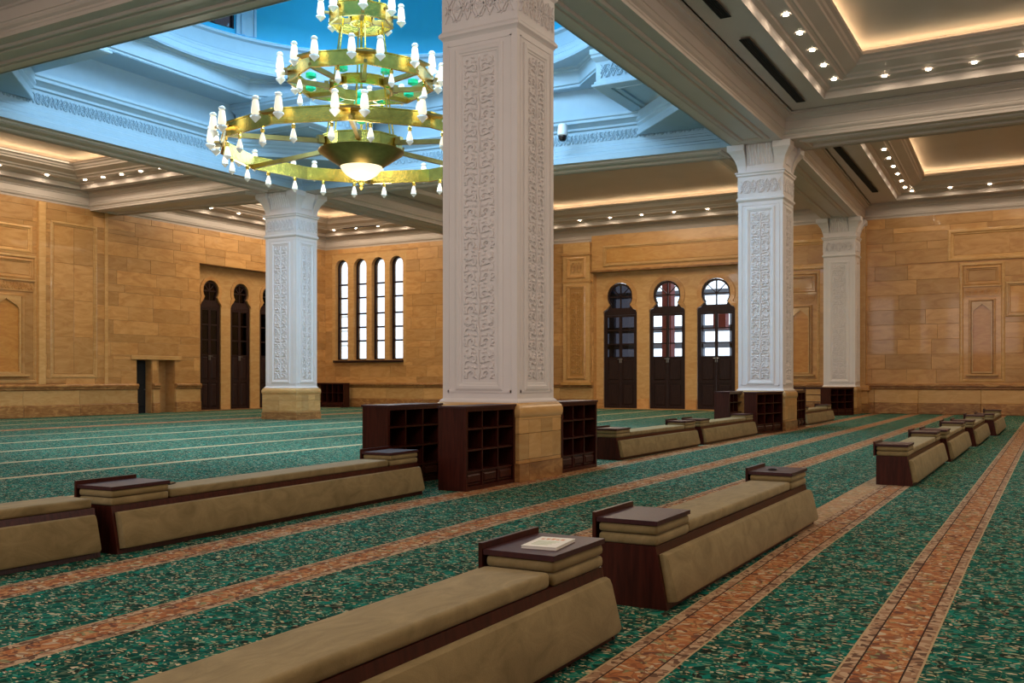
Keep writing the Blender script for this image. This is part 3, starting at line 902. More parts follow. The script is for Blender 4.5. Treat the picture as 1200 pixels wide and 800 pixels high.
COFF = [(0, HC+.02), (0, HC-.015), (.03, HC-.02), (.06, 9.24), (.09, 9.34), (.20, 9.37), (.22, 9.41), (.25, 9.42), (.62, 9.43), (.64, 9.48), (.70, 9.51), (.74, 9.51), (.77, 9.56), (.80, 9.57),
        (1.06, 9.66), (1.08, 9.71), (1.13, 9.74), (1.16, 9.80), (1.24, 9.84), (1.24, 9.93), (1.19, 9.93), (1.17, 9.87), (.75, 9.87), (.75, 10.16)]
COFFER_RECTS = {
 'right_near': [(-5.6, -2.6), (5.6, -2.6), (5.6, 10.8), (-5.6, 10.8)],
 'right_mid': [(-5.6, 15.2), (5.6, 15.2), (5.6, 27.0), (-5.6, 27.2)],
 'right_far': [(-5.6, 31.4), (5.6, 31.2), (5.6, 44.0), (-6.05, 44.1)],
 'mid_near': [(-23.0, -2.6), (-9.9, -2.6), (-9.9, 10.6), (-23.0, 10.6)],
 'mid_far': [(-23.0, 30.6), (-9.9, 31.4), (-10.3, 44.0), (-23.0, 44.0)],
 'left_near': [(-34.5, -2.6), (-27.2, -2.6), (-27.2, 10.6), (-34.5, 10.6)],
 'left_mid': [(-34.5, 14.8), (-27.1, 14.8), (-27.1, 25.4), (-34.5, 25.4)],
 'left_far': [(-34.5, 29.2), (-27.1, 30.0), (-27.1, 40.4), (-34.5, 40.4)],
}
BAYNAME = {'right_near': 'coffer over the viewer', 'right_mid': 'big coffer at the top right', 'right_far': 'far right coffer beside the stone wall',
           'mid_near': 'coffer left of the viewer', 'mid_far': 'far coffer above the three arched doors', 'left_near': 'nearest left coffer',
           'left_mid': 'left coffer above the niche wall', 'left_far': 'far left coffer above the tall windows'}
for kx, P in BAYS.items():
    R = COFFER_RECTS[kx]
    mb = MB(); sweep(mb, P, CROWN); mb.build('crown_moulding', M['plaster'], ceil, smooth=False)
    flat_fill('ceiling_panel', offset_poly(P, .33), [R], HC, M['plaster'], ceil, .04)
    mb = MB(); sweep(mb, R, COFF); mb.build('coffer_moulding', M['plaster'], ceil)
    flat_fill('coffer_panel', offset_poly(R, .70), [], 10.13, M['plaster'], ceil, .05)
    mb = MB(); sweep(mb, R, [(.98, 9.88), (.98, 9.91), (1.05, 9.91), (1.05, 9.88)])
    mb.build('cove_light', M['glow'], ceil)
# mouldings under the beams
def soffit(P):
    mb = MB(); sweep(mb, P, [(.12, HB+.01), (.12, HB-.02), (.15, HB-.05), (.20, HB-.05), (.22, HB-.025), (.27, HB-.02), (.30, HB-.055), (.34, HB-.055), (.36, HB+.01)])
    mb.build('beam_moulding', M['plaster'], ceil)
SB = [[(-8.35, 14.1), (-7.15, 14.1), (-7.15, 28.1), (-8.35, 28.1)],
      [(-8.35, -4), (-7.15, -4), (-7.15, 12.0), (-8.35, 12.0)],
      [(-8.45, 30.2), (-7.2, 30.2), (-7.65, 43.2), (-8.85, 43.2)],
      [(-25.75, 13.6), (-24.55, 13.6), (-24.55, 26.9), (-25.75, 26.9)],
      [(-25.75, 28.9), (-24.55, 28.9), (-24.55, 40.8), (-25.75, 40.8)],
      [(-24.0, 12.15), (-8.8, 12.15), (-8.8, 13.25), (-24.0, 13.25)],
      [(-24.0, 27.5), (-8.8, 28.55), (-8.8, 29.8), (-24.0, 28.65)],
      [(-6.7, 12.35), (8.3, 12.35), (8.3, 13.65), (-6.7, 13.65)],
      [(-6.7, 28.55), (8.3, 28.3), (8.3, 29.4), (-6.7, 29.8)],
      [(-34.8, 12.15), (-26.2, 12.15), (-26.2, 13.25), (-34.8, 13.25)],
      [(-34.8, 26.2), (-26.2, 26.2), (-26.2, 28.3), (-34.8, 27.35)]]
for P in SB: soffit(P)
# roof slab above everything but the dome (keeps daylight out)
flat_fill('roof_slab', [(-36.6, -5.2), (9.4, -5.2), (9.4, 46.6), (-36.6, 46.6)], [[(-24.9, 12.9), (-8.0, 12.9), (-8.0, 28.9), (-24.9, 27.8)]], 10.9, M['plaster'], ceil, -.2)

# vents
def vent(x0, y0, x1, y1, label, w=.20):
    L = math.hypot(x1-x0, y1-y0); r = empty('ceiling_vent', ((x0+x1)/2, (y0+y1)/2, HC-.045), math.atan2(y1-y0, x1-x0))
    tag(r, label, 'vent', 'slot vents in the ceiling')
    mb = MB(); mb.box(-L/2, L/2, -w/2, w/2, .0, .006); mb.build('vent_back', M['void'], r)
    mb = MB()
    for a, b in ((-w/2-.02, -w/2+.01), (w/2-.01, w/2+.02)): mb.box(-L/2, L/2, a, b, -.012, 0)
    for a, b in ((-L/2-.02, -L/2), (L/2, L/2+.02)): mb.box(a, b, -w/2-.02, w/2+.02, -.012, 0)
    mb.build('vent_frame', M['slate'], r)
    for k in range(3):
        y = -w/2+w*(k+1)/4
        MB().box(-L/2, L/2, y-.006, y+.006, -.01, 0).build('slat', M['slate'], r)
vent(-6.1, 14.8, -6.1, 19.9, 'black slot vent cut off at the top edge, near bay ceiling')
vent(-6.13, 21.4, -6.16, 27.0, 'long black slot vent in the ceiling above the second column')
vent(-6.33, 32.4, -6.5, 41.6, 'dark slot vent in the far right bay, seen past the crossing beam')
vent(-9.3, 31.0, -9.45, 33.5, 'short dark slot vent just right behind the second column', .3)
vent(-31.6, 38.4, -29.4, 38.4, 'small pale grille in the far left coffer beside the left column', .16)

# downlights
lensme = MB().lathe([(0, -.012), (.05, -.012), (.062, -.006)], n=14).mesh('lens', M['lens'])
ringme = MB().lathe([(.062, .0), (.062, -.008), (.085, -.016), (.10, -.008), (.10, .0)], n=16, cap=False).mesh('trim_ring', M['trimmetal'], True)
ORD = ['first', 'second', 'third', 'fourth', 'fifth', 'sixth', 'seventh', 'eighth', 'ninth', 'tenth', 'eleventh', 'twelfth', 'thirteenth', 'fourteenth']
def downlight_row(bay, a, b, n, rowname, skip0=0, e=16):
    for k in range(n):
        t = (k+.0)/(n-1)
        x, y = a[0]+(b[0]-a[0])*t, a[1]+(b[1]-a[1])*t
        r = empty('downlight', (x, y, 9.41))
        tag(r, 'round downlight, %s from corner, %s row, %s' % (ORD[k], rowname, BAYNAME[bay]), 'downlight', 'downlights in the coffers')
        place('lens', lensme, r); place('trim_ring', ringme, r)
        if e:
            l = lamp('downlight_beam', 'SPOT', (0, 0, -.035), e, (1.0, .82, .60), size=.04, spot=math.radians(172), blend=.35)
            l.parent = r
downlight_row('right_mid', (-5.13, 26.25), (-5.13, 15.9), 9, 'left')
downlight_row('right_mid', (-3.93, 26.62), (2.4, 26.5), 7, 'far')
downlight_row('right_far', (-5.5, 42.6), (-5.1, 32.2), 8, 'left')
downlight_row('right_far', (-5.35, 43.55), (2.0, 43.5), 6, 'far')
downlight_row('mid_far', (-22.4, 43.5), (-10.9, 43.5), 8, 'far')
downlight_row('left_far', (-33.5, 39.95), (-27.7, 39.95), 5, 'far')
downlight_row('left_far', (-34.05, 38.8), (-34.05, 30.2), 6, 'left')
downlight_row('left_mid', (-33.6, 24.95), (-28.2, 24.95), 6, 'far')
downlight_row('left_mid', (-34.05, 23.6), (-34.05, 15.8), 5, 'left')

# ================================================================== dome
dome = empty('ceiling_dome', (0, 0, 0))
dome.name = 'ceiling_dome'
tag(dome, 'square opening with corner blocks rising to a round drum washed in blue light', kind='structure')
P1 = offset_poly(HOLE, 0)
mb = MB()
sweep(mb, HOLE, [(-.02, HB-.012), (.014, HB-.012), (.014, 8.66), (-.05, 8.69), (-.05, 8.76), (-.10, 8.80), (-.10, 8.92), (-.16, 8.95), (-.16, 9.02), (-.20, 9.04), (-.20, 9.52),
                 (-.14, 9.55), (-.14, 9.62), (-.05, 9.70), (.02, 9.74), (.02, 9.82), (.06, 9.86), (.06, 9.95), (-.40, 9.97), (-.40, 10.95)])
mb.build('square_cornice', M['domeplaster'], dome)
def wall_relief(mb_src, p, q, z, side=1):
    """map a relief made in (x,y,z) local onto the vertical face from p to q, carving to the left of p->q"""
    p, q = Vector(p), Vector(q); d = (q-p).normalized(); n = Vector((-d.y, d.x))*side
    mb_src.v = [(p.x+d.x*x-n.x*y, p.y+d.y*x-n.y*y, z+zz) for x, y, zz in mb_src.v]
    return mb_src
OUT = offset_poly(HOLE, -.20)
for i in range(4):
    p, q = OUT[i], OUT[(i+1) % 4]
    Lg = math.dist(p, q)
    mb = relief_lattice(.3, Lg-.3, .07, .43, 0, .03, .04)
    tag(wall_relief(mb, p, q, 9.04).build('lattice_band', M['domeplaster'], dome), 'strapwork band')
# corner blocks and diagonal brackets
B = 3.15
cc = [(HOLE[0], 1, 1), (HOLE[1], -1, 1), (HOLE[2], -1, -1), (HOLE[3], 1, -1)]
for (x, y), sx, sy in cc:
    x0, x1 = sorted((x-.35*sx, x+B*sx)); y0, y1 = sorted((y-.35*sy, y+B*sy))
    R = [(x0, y0), (x1, y0), (x1, y1), (x0, y1)]
    mb = MB()
    sweep(mb, R, [(1.0, 9.98), (.62, 9.98), (.60, 9.93), (.52, 9.92), (.50, 9.96), (.42, 9.96), (.40, 9.92), (.02, 9.90), (-.02, 9.92), (-.02, 9.97), (.04, 10.0), (.04, 10.06), (.08, 10.08), (.08, 10.62), (.04, 10.66), (-.03, 10.74), (-.03, 10.80), (-.06, 10.84), (-.06, 10.98)])
    mb.add([(a, b, 9.98) for a, b in offset_poly(R, 1.0)], [(0, 1, 2, 3)])
    mb.build('corner_block', M['domeplaster'], dome)
    RR = offset_poly(R, .08)
    for i in range(4):
        p, q = RR[i], RR[(i+1) % 4]
        m2 = wall_relief(relief_lattice(.15, math.dist(p, q)-.15, .04, .50, 0, .03, .035), p, q, 10.08, -1)
        m2.build('lattice_band', M['domeplaster'], dome)
    # diagonal fascia below
    a = (x+B*sx, y-.1*sy); b = (x-.1*sx, y+B*sy); c = (x-.2*sx, y-.2*sy)
    tri = [a, b, c]
    ar = (b[0]-a[0])*(c[1]-a[1])-(c[0]-a[0])*(b[1]-a[1])
    if ar < 0: tri = [b, a, c]
    mb = MB(); sweep(mb, tri, [(0, 9.20), (-.02, 9.22), (-.02, 9.34), (.03, 9.38), (.03, 9.48), (-.03, 9.55), (-.03, 9.60), (-.08, 9.66), (-.08, 9.9)])
    mb.add([(p[0], p[1], 9.20) for p in tri], [(0, 1, 2)])
    mb.build('corner_bracket', M['domeplaster'], dome)
# octagonal band
def ngon(r, n, a0): return [(DC[0]+r*math.cos(a0+2*PI*i/n), DC[1]+r*math.sin(a0+2*PI*i/n)) for i in range(n)]
octo = ngon(7.25/math.cos(PI/8), 8, PI/8)
flat_fill('octagon_soffit', offset_poly(HOLE, -.45), [octo], 10.95, M['domeplaster'], dome, .03)
mb = MB(); sweep(mb, octo, [(0, 10.92), (-.03, 10.95), (-.03, 11.02), (.02, 11.05), (.02, 11.45), (.05, 11.48), (.05, 11.54), (.1, 11.56), (.12, 11.6)])
mb.build('octagon_band', M['domeplaster'], dome)
for i in range(8):
    p, q = octo[i], octo[(i+1) % 8]
    wall_relief(relief_lattice(.5, math.dist(p, q)-.5, .03, .37, 0, .03, .035), offset_poly(octo, .02)[i], offset_poly(octo, .02)[(i+1) % 8], 11.05, -1).build('lattice_band', M['domeplaster'], dome)
circ = ngon(6.95, 72, 0)
flat_fill('ring_soffit', offset_poly(octo, -.0), [circ], 11.58, M['domeplaster'], dome, .03)
mb = MB()
mb.lathe([(6.95, 11.55), (6.95, 11.64), (7.00, 11.66), (7.00, 11.74), (7.06, 11.77), (7.06, 11.84), (7.14, 11.90), (7.14, 12.02), (7.20, 12.06), (7.20, 12.12), (7.25, 12.16), (7.34, 12.62),
          (7.22, 12.66), (7.22, 12.74), (7.30, 12.78), (7.62, 12.78), (7.62, 12.7), (7.62, 13.0)], (DC[0], DC[1], 0), 72, cap=False)
mb.build('ring_cornice', M['domeplaster'], dome, smooth=True)
mb = MB(); mb.lathe([(7.42, 12.79), (7.42, 12.83), (7.56, 12.83), (7.56, 12.79)], (DC[0], DC[1], 0), 72, cap=False)
mb.build('blue_cove_light', M['blueglow'], dome)
# drum with windows
FA = math.atan2(math.cos(YAW), -math.sin(YAW))     # direction away from the viewer
wc = [FA-math.radians(24+72*k) for k in range(5)]; hwid = math.radians(5.8)
mb = MB(); n = 180
def inwin(a):
    return any(abs((a-c+PI) % (2*PI)-PI) < hwid for c in wc)
for i in range(n):
    a0, a1 = 2*PI*i/n, 2*PI*(i+1)/n; am = (a0+a1)/2
    seg = [(12.9, 13.05), (16.6, 19.0)] if inwin(am) else [(12.9, 19.0)]
    for z0, z1 in seg:
        P = [(DC[0]+7.6*math.cos(a), DC[1]+7.6*math.sin(a)) for a in (a0, a1)]
        Q = [(DC[0]+7.9*math.cos(a), DC[1]+7.9*math.sin(a)) for a in (a0, a1)]
        mb.add([(*P[0], z0), (*P[1], z0), (*P[1], z1), (*P[0], z1), (*Q[0], z0), (*Q[1], z0), (*Q[1], z1), (*Q[0], z1)],
               [(0, 1, 2, 3), (4, 5, 6, 7), (0, 1, 5, 4), (2, 3, 7, 6), (0, 3, 7, 4), (1, 2, 6, 5)])
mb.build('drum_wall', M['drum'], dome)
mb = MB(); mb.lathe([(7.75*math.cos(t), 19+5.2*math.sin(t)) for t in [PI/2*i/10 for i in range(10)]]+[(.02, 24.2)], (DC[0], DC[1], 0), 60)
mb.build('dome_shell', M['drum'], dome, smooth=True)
for c in wc:
    fr = empty('drum_window', (DC[0]+7.7*math.cos(c), DC[1]+7.7*math.sin(c), 13.05), c-PI/2, dome)
    w = 7.7*math.sin(hwid)*2; h = 3.55
    mb = MB()
    for a, b in ((-w/2-.02, -w/2+.10), (w/2-.10, w/2+.02), (-.04, .04)): mb.box(a, b, -.1, .05, 0, h)
    for k in range(8): mb.box(-w/2, w/2, -.1, .05, h*k/7-.035, h*k/7+.035)
    mb.build('window_grille', M['wood_door'], fr)
    mb = MB(); mb.box(-w/2, w/2, .0, .01, 0, h); mb.build('glass_pane', M['glass_dark'], fr)
    for s in (-1, 1):
        m3 = MB()
        for d0, d1, t in ((.0, .16, .10), (.16, .30, .16), (.30, .62, .08), (.62, .70, .13)):
            aa = c+s*(hwid+d0/7.6); ab = c+s*(hwid+d1/7.6)
            pts = [(aa, 7.62), (ab, 7.62), (ab, 7.62-t), (aa, 7.62-t)]
            m3.loops([[(DC[0]+r*math.cos(a), DC[1]+r*math.sin(a), z) for a, r in pts] for z in (12.9, 18.2)], True, True, True)
        m3.build('drum_pilaster', M['domeplaster'], dome)

# ================================================================== columns
def vine_mesh(w, h):
    v = relief_vine(w, h, 'v', None, .026)
    return v.mesh('carved_vine', M['plaster_col'], False)
VN = {}
def column(cx, cy, hx, hy, label, bx=.09):
    r = empty('column', (cx, cy, 0))
    tag(r, label, 'column', 'white carved columns')
    # stone base, stone by stone
    for z0, z1, d, m in ((0, .27, bx+.02, 'stone_brown'), (.27, .33, bx+.0, 'stone'), (.33, .72, bx+.0, 'stone_pale'), (.72, .93, bx, 'stone_pale')):
        for s, (a, b, c, e) in enumerate(((-hx-d, hx+d, -hy-d, -hy-d+.3), (-hx-d, hx+d, hy+d-.3, hy+d), (-hx-d, -hx-d+.3, -hy-d+.3, hy+d-.3), (hx+d-.3, hx+d, -hy-d+.3, hy+d-.3))):
            n = 2 if z1 < .95 and m == 'stone_pale' else 1
            for k in range(n):
                if s < 2:
                    w = (b-a)/n; MB().box(a+w*k+.003, a+w*(k+1)-.003, c, e, z0+.003, z1-.003).build('base_stone', M[m], r)
                else:
                    w = (e-c)/n; MB().box(a, b, c+w*k+.003, c+w*(k+1)-.003, z0+.003, z1-.003).build('base_stone', M[m], r)
    P = [(-hx, -hy), (hx, -hy), (hx, hy), (-hx, hy)]
    mb = MB(); sweep(mb, P, [(-bx, .93), (-bx, .96), (-bx-.01, .97), (-bx-.022, 1.02), (-bx-.022, 1.08), (-bx-.005, 1.13), (-bx+.03, 1.17), (-bx+.05, 1.18), (.05, 1.18)])
    tag(mb.build('base_moulding', M['stone_pale'], r, smooth=True), 'rounded stone moulding')
    mb = MB(); sweep(mb, P, [(.05, 1.18), (-.04, 1.18), (-.04, 1.20), (0, 1.24), (0, 6.83), (.02, 6.83)])
    for s in ((-hx, -hy), (hx, -hy), (hx, hy), (-hx, hy)):
        pass
    mb.build('shaft', M['plaster_col'], r)
    # faces
    fh0, fh1 = 1.50, 6.50
    for fi, (w, d, rz) in enumerate(((2*hx, hy, 0), (2*hy, hx, PI/2), (2*hx, hy, PI), (2*hy, hx, -PI/2))):
        f = empty('face', (0, 0, 0), rz, r)
        pw = w*.43; s = pw/2
        mb = MB()
        mb.loops([[(-s-q, -d-o, fh0-q), (s+q, -d-o, fh0-q), (s+q, -d-o, fh1+q), (-s-q, -d-o, fh1+q)] for q, o in ((.14, 0), (.14, .018), (.11, .03), (.07, .03), (.05, .015), (.03, .015), (0, -.02))])
        fm = mb.build('panel_frame', M['plaster_col'], r, rot=(0, 0, rz))
        mb = MB()
        mb.box(-w/2+.10, w/2-.10, -d-.0, -d-.012, 1.33, 1.37)
        for q in (-w/2+.10, w/2-.12): mb.box(q, q+.02, -d-.012, -d, 1.33, 6.72)
        mb.box(-w/2+.10, w/2-.10, -d-.012, -d, 6.70, 6.72)
        mb.build('face_fillet', M['plaster_col'], r, rot=(0, 0, rz))
        key = round(pw, 2)
        if key not in VN: VN[key] = vine_mesh(pw*1.03, fh1-fh0-.04)
        o = place('carved_panel', VN[key], r, loc=(math.sin(rz)*(d+.002), -math.cos(rz)*(d+.002), fh0+.02), rot=(0, 0, rz))
        COL.objects.unlink(f); bpy.data.objects.remove(f)
        mb = relief_lattice(-w/2+.06, w/2-.06, 7.03, 7.50, -d-.01, .03, .045)
        mb.build('lattice_band', M['plaster_col'], r, rot=(0, 0, rz))
        # concave corbel with flutes, one per face
        mb = MB(); a = w/2-.28
        prof = [(0, 7.80), (.01, 7.90), (.04, 8.08), (.09, 8.22), (.15, 8.32), (.15, 8.49), (0, 8.49)]
        mb.loops([[(x, -d-o, z) for o, z in prof] for x in (-a, a)], True, True, True)
        nf = 9
        for k in range(nf):
            x = -a+(k+.5)*2*a/nf
            mb.loops([[(x+e, -d-o-(.035 if abs(e) < .01 else 0), z) for e in (-.03, 0, .03)] for o, z in prof[1:6]], False)
        mb.build('corbel', M['plaster_col'], r, rot=(0, 0, rz))
    mb = MB(); sweep(mb, P, [(0, 6.80), (-.02, 6.83), (-.05, 6.86), (-.05, 6.90), (-.01, 6.95), (-.01, 7.56), (-.05, 7.60), (-.05, 7.64), (-.08, 7.67), (-.08, 7.70), (0, 7.72), (0, 8.495)])
    mb.build('neck_moulding', M['plaster_col'], r)
    # corner scroll brackets
    for sx in (-1, 1):
        for sy in (-1, 1):
            mb = MB(); L = []
            for o, z in ((0, 7.72), (.03, 7.9), (.09, 8.08), (.19, 8.24), (.27, 8.32), (.27, 8.495)):
                x1_, y1_ = sx*(hx+o), sy*(hy+o); x0_, y0_ = sx*(hx-.24), sy*(hy-.24)
                L.append([(x0_, y0_, z), (x1_, y0_, z), (x1_, y1_, z), (x0_, y1_, z)])
            mb.loops(L, True, True, True); mb.build('corner_bracket', M['plaster_col'], r)
    return r
column(-7.715, 13.20, .665, .60, 'huge white carved column in the centre with stone base and four bookcases')
column(-7.70, 29.20, .665, .64, 'white carved column right of centre, beside the bright arched door')
column(-8.28, 44.05, .665, .58, 'farthest white carved column standing against the stone back wall', .08)
column(-25.35, 27.75, .755, .58, 'white carved column left of the chandelier, on a pale stone base')

# ================================================================== bookcases
def bookcase(w=1.38, d=.44, h=1.165, cols=3, back=True, rows=3):
    """origin at floor centre of the back; opening towards -y"""
    r = empty('bookcase', (0, 0, 0))
    t = .035; zb = .06; dh = .20
    for s in (-1, 1):
        MB().box(s*w/2, s*(w/2-t), -d, 0, 0, h-.03).build('side_panel', M['wood'], r)
    MB().box(-w/2-.02, w/2+.02, -d-.025, .01, h-.03, h).build('top_board', M['wood_top'], r)
    MB().box(-w/2+t, w/2-t, -.02, 0, zb, h-.03).build('back_panel', M['wood'] if back else M['wood'], r) if back else None
    MB().box(-w/2+t, w/2-t, -d+.02, 0, 0, zb).build('plinth', M['wood'], r)
    zi = zb+dh
    if rows:
        for k in range(rows):
            z = zi+(h-.03-zi)*k/rows
            MB().box(-w/2+t, w/2-t, -d+.01, -.02, z-.012, z+.012).build('shelf', M['wood'], r)
    for k in range(1, cols):
        x = -w/2+t+(w-2*t)*k/cols
        MB().box(x-.012, x+.012, -d+.01, -.02, zb, h-.03).build('divider', M['wood'], r)
    for k in range(cols):
        cw = (w-2*t)/cols; x0 = -w/2+t+cw*k+.014; x1 = x0+cw-.028
        mb = MB(); mb.box(x0, x1, -d+.03, -d+.05, zb+.01, zi-.016)
        mb.pbox(x0+.03, x1-.03, -d+.008, -d+.03, zb+.035, zi-.04, .02)
        mb.build('drawer_front', M['wood'], r)
    # face frame
    mb = MB()
    for s in (-1, 1): mb.box(s*(w/2), s*(w/2-.055), -d-.012, -d, 0, h-.03)
    mb.box(-w/2+.055, w/2-.055, -d-.012, -d, h-.075, h-.03); mb.box(-w/2+.055, w/2-.055, -d-.012, -d, 0, .05)
    mb.build('face_frame', M['wood'], r)
    return r
bc = bookcase()
G = 'low mahogany bookcases beside the columns'
def put(o, x, y, rz, label, group=G, cat='bookcase'):
    o.location = (x, y, 0); o.rotation_euler = (0, 0, rz); tag(o, label, cat, group); return o
put(bc, -7.48, 11.82, PI/2, 'dark wooden bookcase in front of the central column, nearest to the viewer')
# opening faces +X: local -y -> +X means rz = +90deg
def cp(x, y, label, src=None):
    return put(copy_tree(src or bc), x, y, PI/2, label)
cp(-8.74, 11.74, 'dark wooden bookcase left of the central column, behind the long left bench')
cp(-7.50, 14.78, 'dark wooden bookcase right behind the stone base of the central column')
cp(-8.66, 27.85, 'mahogany bookcase left of the second column, behind the end of a bench')
b5 = bookcase(1.78, .36)
put(b5, -7.46, 27.40, PI/2-.16, 'bookcase with black openings in front of the second column\'s stone base')
cp(-7.50, 30.85, 'narrow-looking bookcase right behind the second column')
b2 = bookcase(1.65, .45, 1.17)
put(b2, -8.25, 41.9, PI/2-.42, 'dark bookcase with nine openings in front of the farthest column')
b3 = bookcase(1.5, .40, 1.17, 2, False)
put(b3, -9.35, 41.9, 0, 'open-backed bookcase with stone showing through, behind the short far bench')
b4 = bookcase(2.0, .45, 1.30, 5, True, 2)
put(b4, -33.95, 40.55, 0, 'low wide cabinet against the wall under the tall windows')

# ================================================================== benches
suedeTop = {}
def bench(Lb, near_t=True, far_t=True, name='bench'):
    """floor bench 2x sided: origin at floor under its back long edge at the near end; runs along +y, sloping back pad faces +x"""
    r = empty('bench', (0, 0, 0))
    Wt, Wb, H = .41, .49, .42
    mb = MB()
    L = [[(0, y, 0), (Wb, y, 0), (Wt, y, H), (0, y, H)] for y in (.03, Lb-.03)]
    mb.loops(L, True, True, True); mb.build('body', M['wood'], r)
    for y0, y1 in ((0, .03), (Lb-.03, Lb)):
        MB().loops([[(0, y, 0), (Wb+.005, y, 0), (Wt, y, H), (0, y, H)] for y in (y0, y1)], True, True, True).build('end_panel', M['wood'], r)
    MB().box(-.012, .0, 0, Lb, 0, H).build('back_board', M['wood'], r)
    # sloping pad
    n = 8; th = .075; lo, hi = .045, .365
    sl = (Wb-Wt)/H
    def X(z): return Wb-sl*z
    prof = [(X(lo)+.004, lo), (X(lo)+th*.85, lo+.01), (X(lo)+th, lo+.035), (X(hi)+th, hi-.035), (X(hi)+th*.8, hi-.004), (X(hi)+th*.5, hi+.006), (X(hi)+.004, hi)]
    ends = [(.03, .7), (.036, .93), (.06, 1.0)]
    ys = [(y, k) for y, k in ends]+[(Lb*.33, 1.01), (Lb*.5, .99), (Lb*.66, 1.01)]+[(Lb-y, k) for y, k in ends[::-1]]
    L = []
    for y, k in ys:
        cx_ = sum(p[0] for p in prof)/7; cz_ = (lo+hi)/2
        L.append([(p[0] if i in (0, 6) else X(p[1])+.004+(p[0]-X(p[1])-.004)*k, y, cz_+(p[1]-cz_)*(1 if k > .95 else .985)) for i, p in enumerate(prof)])
    MB().loops(L, True, True, True).build('back_cushion', M['suede'], r, smooth=True)
    T = .66
    ya = T+.02 if near_t else .02
    yb_ = Lb-T-.02 if far_t else Lb-.02
    me = rbox_mesh('seat_cushion', Wt+.0, yb_-ya, .085, .028, M['suede'])
    place('seat_cushion', me, r, loc=(Wt/2, (ya+yb_)/2, H))
    key = 'cush'
    if key not in suedeTop:
        suedeTop[key] = rbox_mesh('end_cushion', Wt+.02, T, .07, .03, M['suede'])
        suedeTop['c2'] = rbox_mesh('table_cushion', Wt+.02, T, .065, .03, M['suede2'])
        mb = MB(); mb.box(-Wt/2-.02, Wt/2+.015, -T/2-.005, T/2+.005, 0, .030)
        suedeTop['top'] = mb.mesh('table_top', M['wood_top'])
    for flag, yc in ((near_t, T/2), (far_t, Lb-T/2)):
        if not flag: continue
        place('end_cushion', suedeTop['cush'], r, loc=(Wt/2, yc, H))
        place('table_cushion', suedeTop['c2'], r, loc=(Wt/2, yc, H+.073))
        place('table_top', suedeTop['top'], r, loc=(Wt/2, yc, H+.140))
        MB().box(-.05, -.025, yc-T/2-.01, yc+T/2+.01, H-.0, H+.205).build('book_stop', M['wood'], r)
    return r
GB = 'olive suede floor benches'
LB = 4.42
def pb(o, x, y, label, rz=0): return put(o, x, y, rz, label, GB, 'bench')
b0 = bench(LB)
pb(b0, -2.76, 6.10, 'long olive bench in the middle foreground with two mahogany end tables')
def cb(x, y, label, rz=0, src=None): return pb(copy_tree(src or b0), x, y, label, rz)
nb = cb(-2.79, .88, 'nearest bench cut off by the bottom edge, with a booklet on its end table')
lb = bench(5.0); pb(lb, -7.68, 5.64, 'longest bench at left in front of the central column bookcases', .045)
lb2 = bench(4.5, False, False); pb(lb2, -7.72, 1.02, 'bench cut off by the left edge, without a table at its near end', .0)
cb(-7.69, 16.86, 'bench with pale pad right behind the central column', -.01)
cb(-7.66, 21.72, 'bench ending at the bookcase of the second column')
cb(-7.70, 32.35, 'short-looking bench between the bookcases of the two far columns')
cb(-2.30, 14.86, 'nearest of the row of benches at right, its dark end panel facing the viewer', 0)
rb_ = bench(4.15)
pb(rb_, -2.22, 19.55, 'second bench in the receding row at right')
cb(-2.10, 24.20, 'third bench in the receding row at right', 0, rb_)
cb(-1.93, 28.95, 'farthest bench in the receding row at right, before the stone wall', 0, rb_)

# booklet on the nearest bench
bk = empty('booklet', (-2.555, 4.94, .5905), -.0)
tag(bk, 'white open-lying booklet with faint coloured print on the nearest end table', 'booklet')
bk.rotation_euler = (0, 0, .12)
MB().box(-.105, .105, -.165, .165, 0, .004).build('back_cover', M['paper'], bk)
MB().box(-.103, .103, -.163, .163, .004, .014).build('pages', M['paper'], bk)
MB().box(-.105, .105, -.165, .165, .014, .0165).build('front_cover', M['paper'], bk)
mb = MB()
for i in range(5): mb.box(-.075+.03*i, -.055+.03*i, .07, .07+.03+.01*(i % 3), .0165, .0172)
mb.build('print_band', M['print_orange'], bk)
mb = MB()
for i in range(4): mb.box(-.07, .03+.01*i, -.10+.035*i, -.085+.035*i, .0165, .0171)
mb.build('print_lines', M['print_green'], bk)
# small object on the far table of the middle bench
dsh = empty('small_dish', (-2.60, 10.12, .5905))
tag(dsh, 'small round dark dish on the far end table of the middle bench', 'dish')
MB().lathe([(.0, 0), (.04, 0), (.055, .012), (.05, .014), (.038, .006), (0, .006)], n=20).build('rim', M['black'], dsh, smooth=True)
rr_ = empty('remote_control', (-7.62, 6.62, .506), .5)
tag(rr_, 'small dark oblong remote lying on the long left bench beside its table', 'remote')
MB().box(-.025, .025, -.07, .07, 0, .015).build('body', M['black'], rr_)

# ================================================================== security camera
sc = empty('security_camera', (-13.75, 27.55, 9.30))
tag(sc, 'white dome security camera with black lens hanging on the blue-lit cornice', 'camera')
MB().lathe([(.0, .34), (.12, .34), (.15, .28), (.17, .0), (.14, -.03)], n=20).build('housing', M['white_plastic'], sc, smooth=True)
MB().lathe([(.14, -.03), (.13, -.12), (.08, -.19), (.0, -.21)], n=20).build('lens_dome', M['black'], sc, smooth=True)
MB().box(-.05, .05, .0, .26, .12, .22).build('bracket', M['white_plastic'], sc)

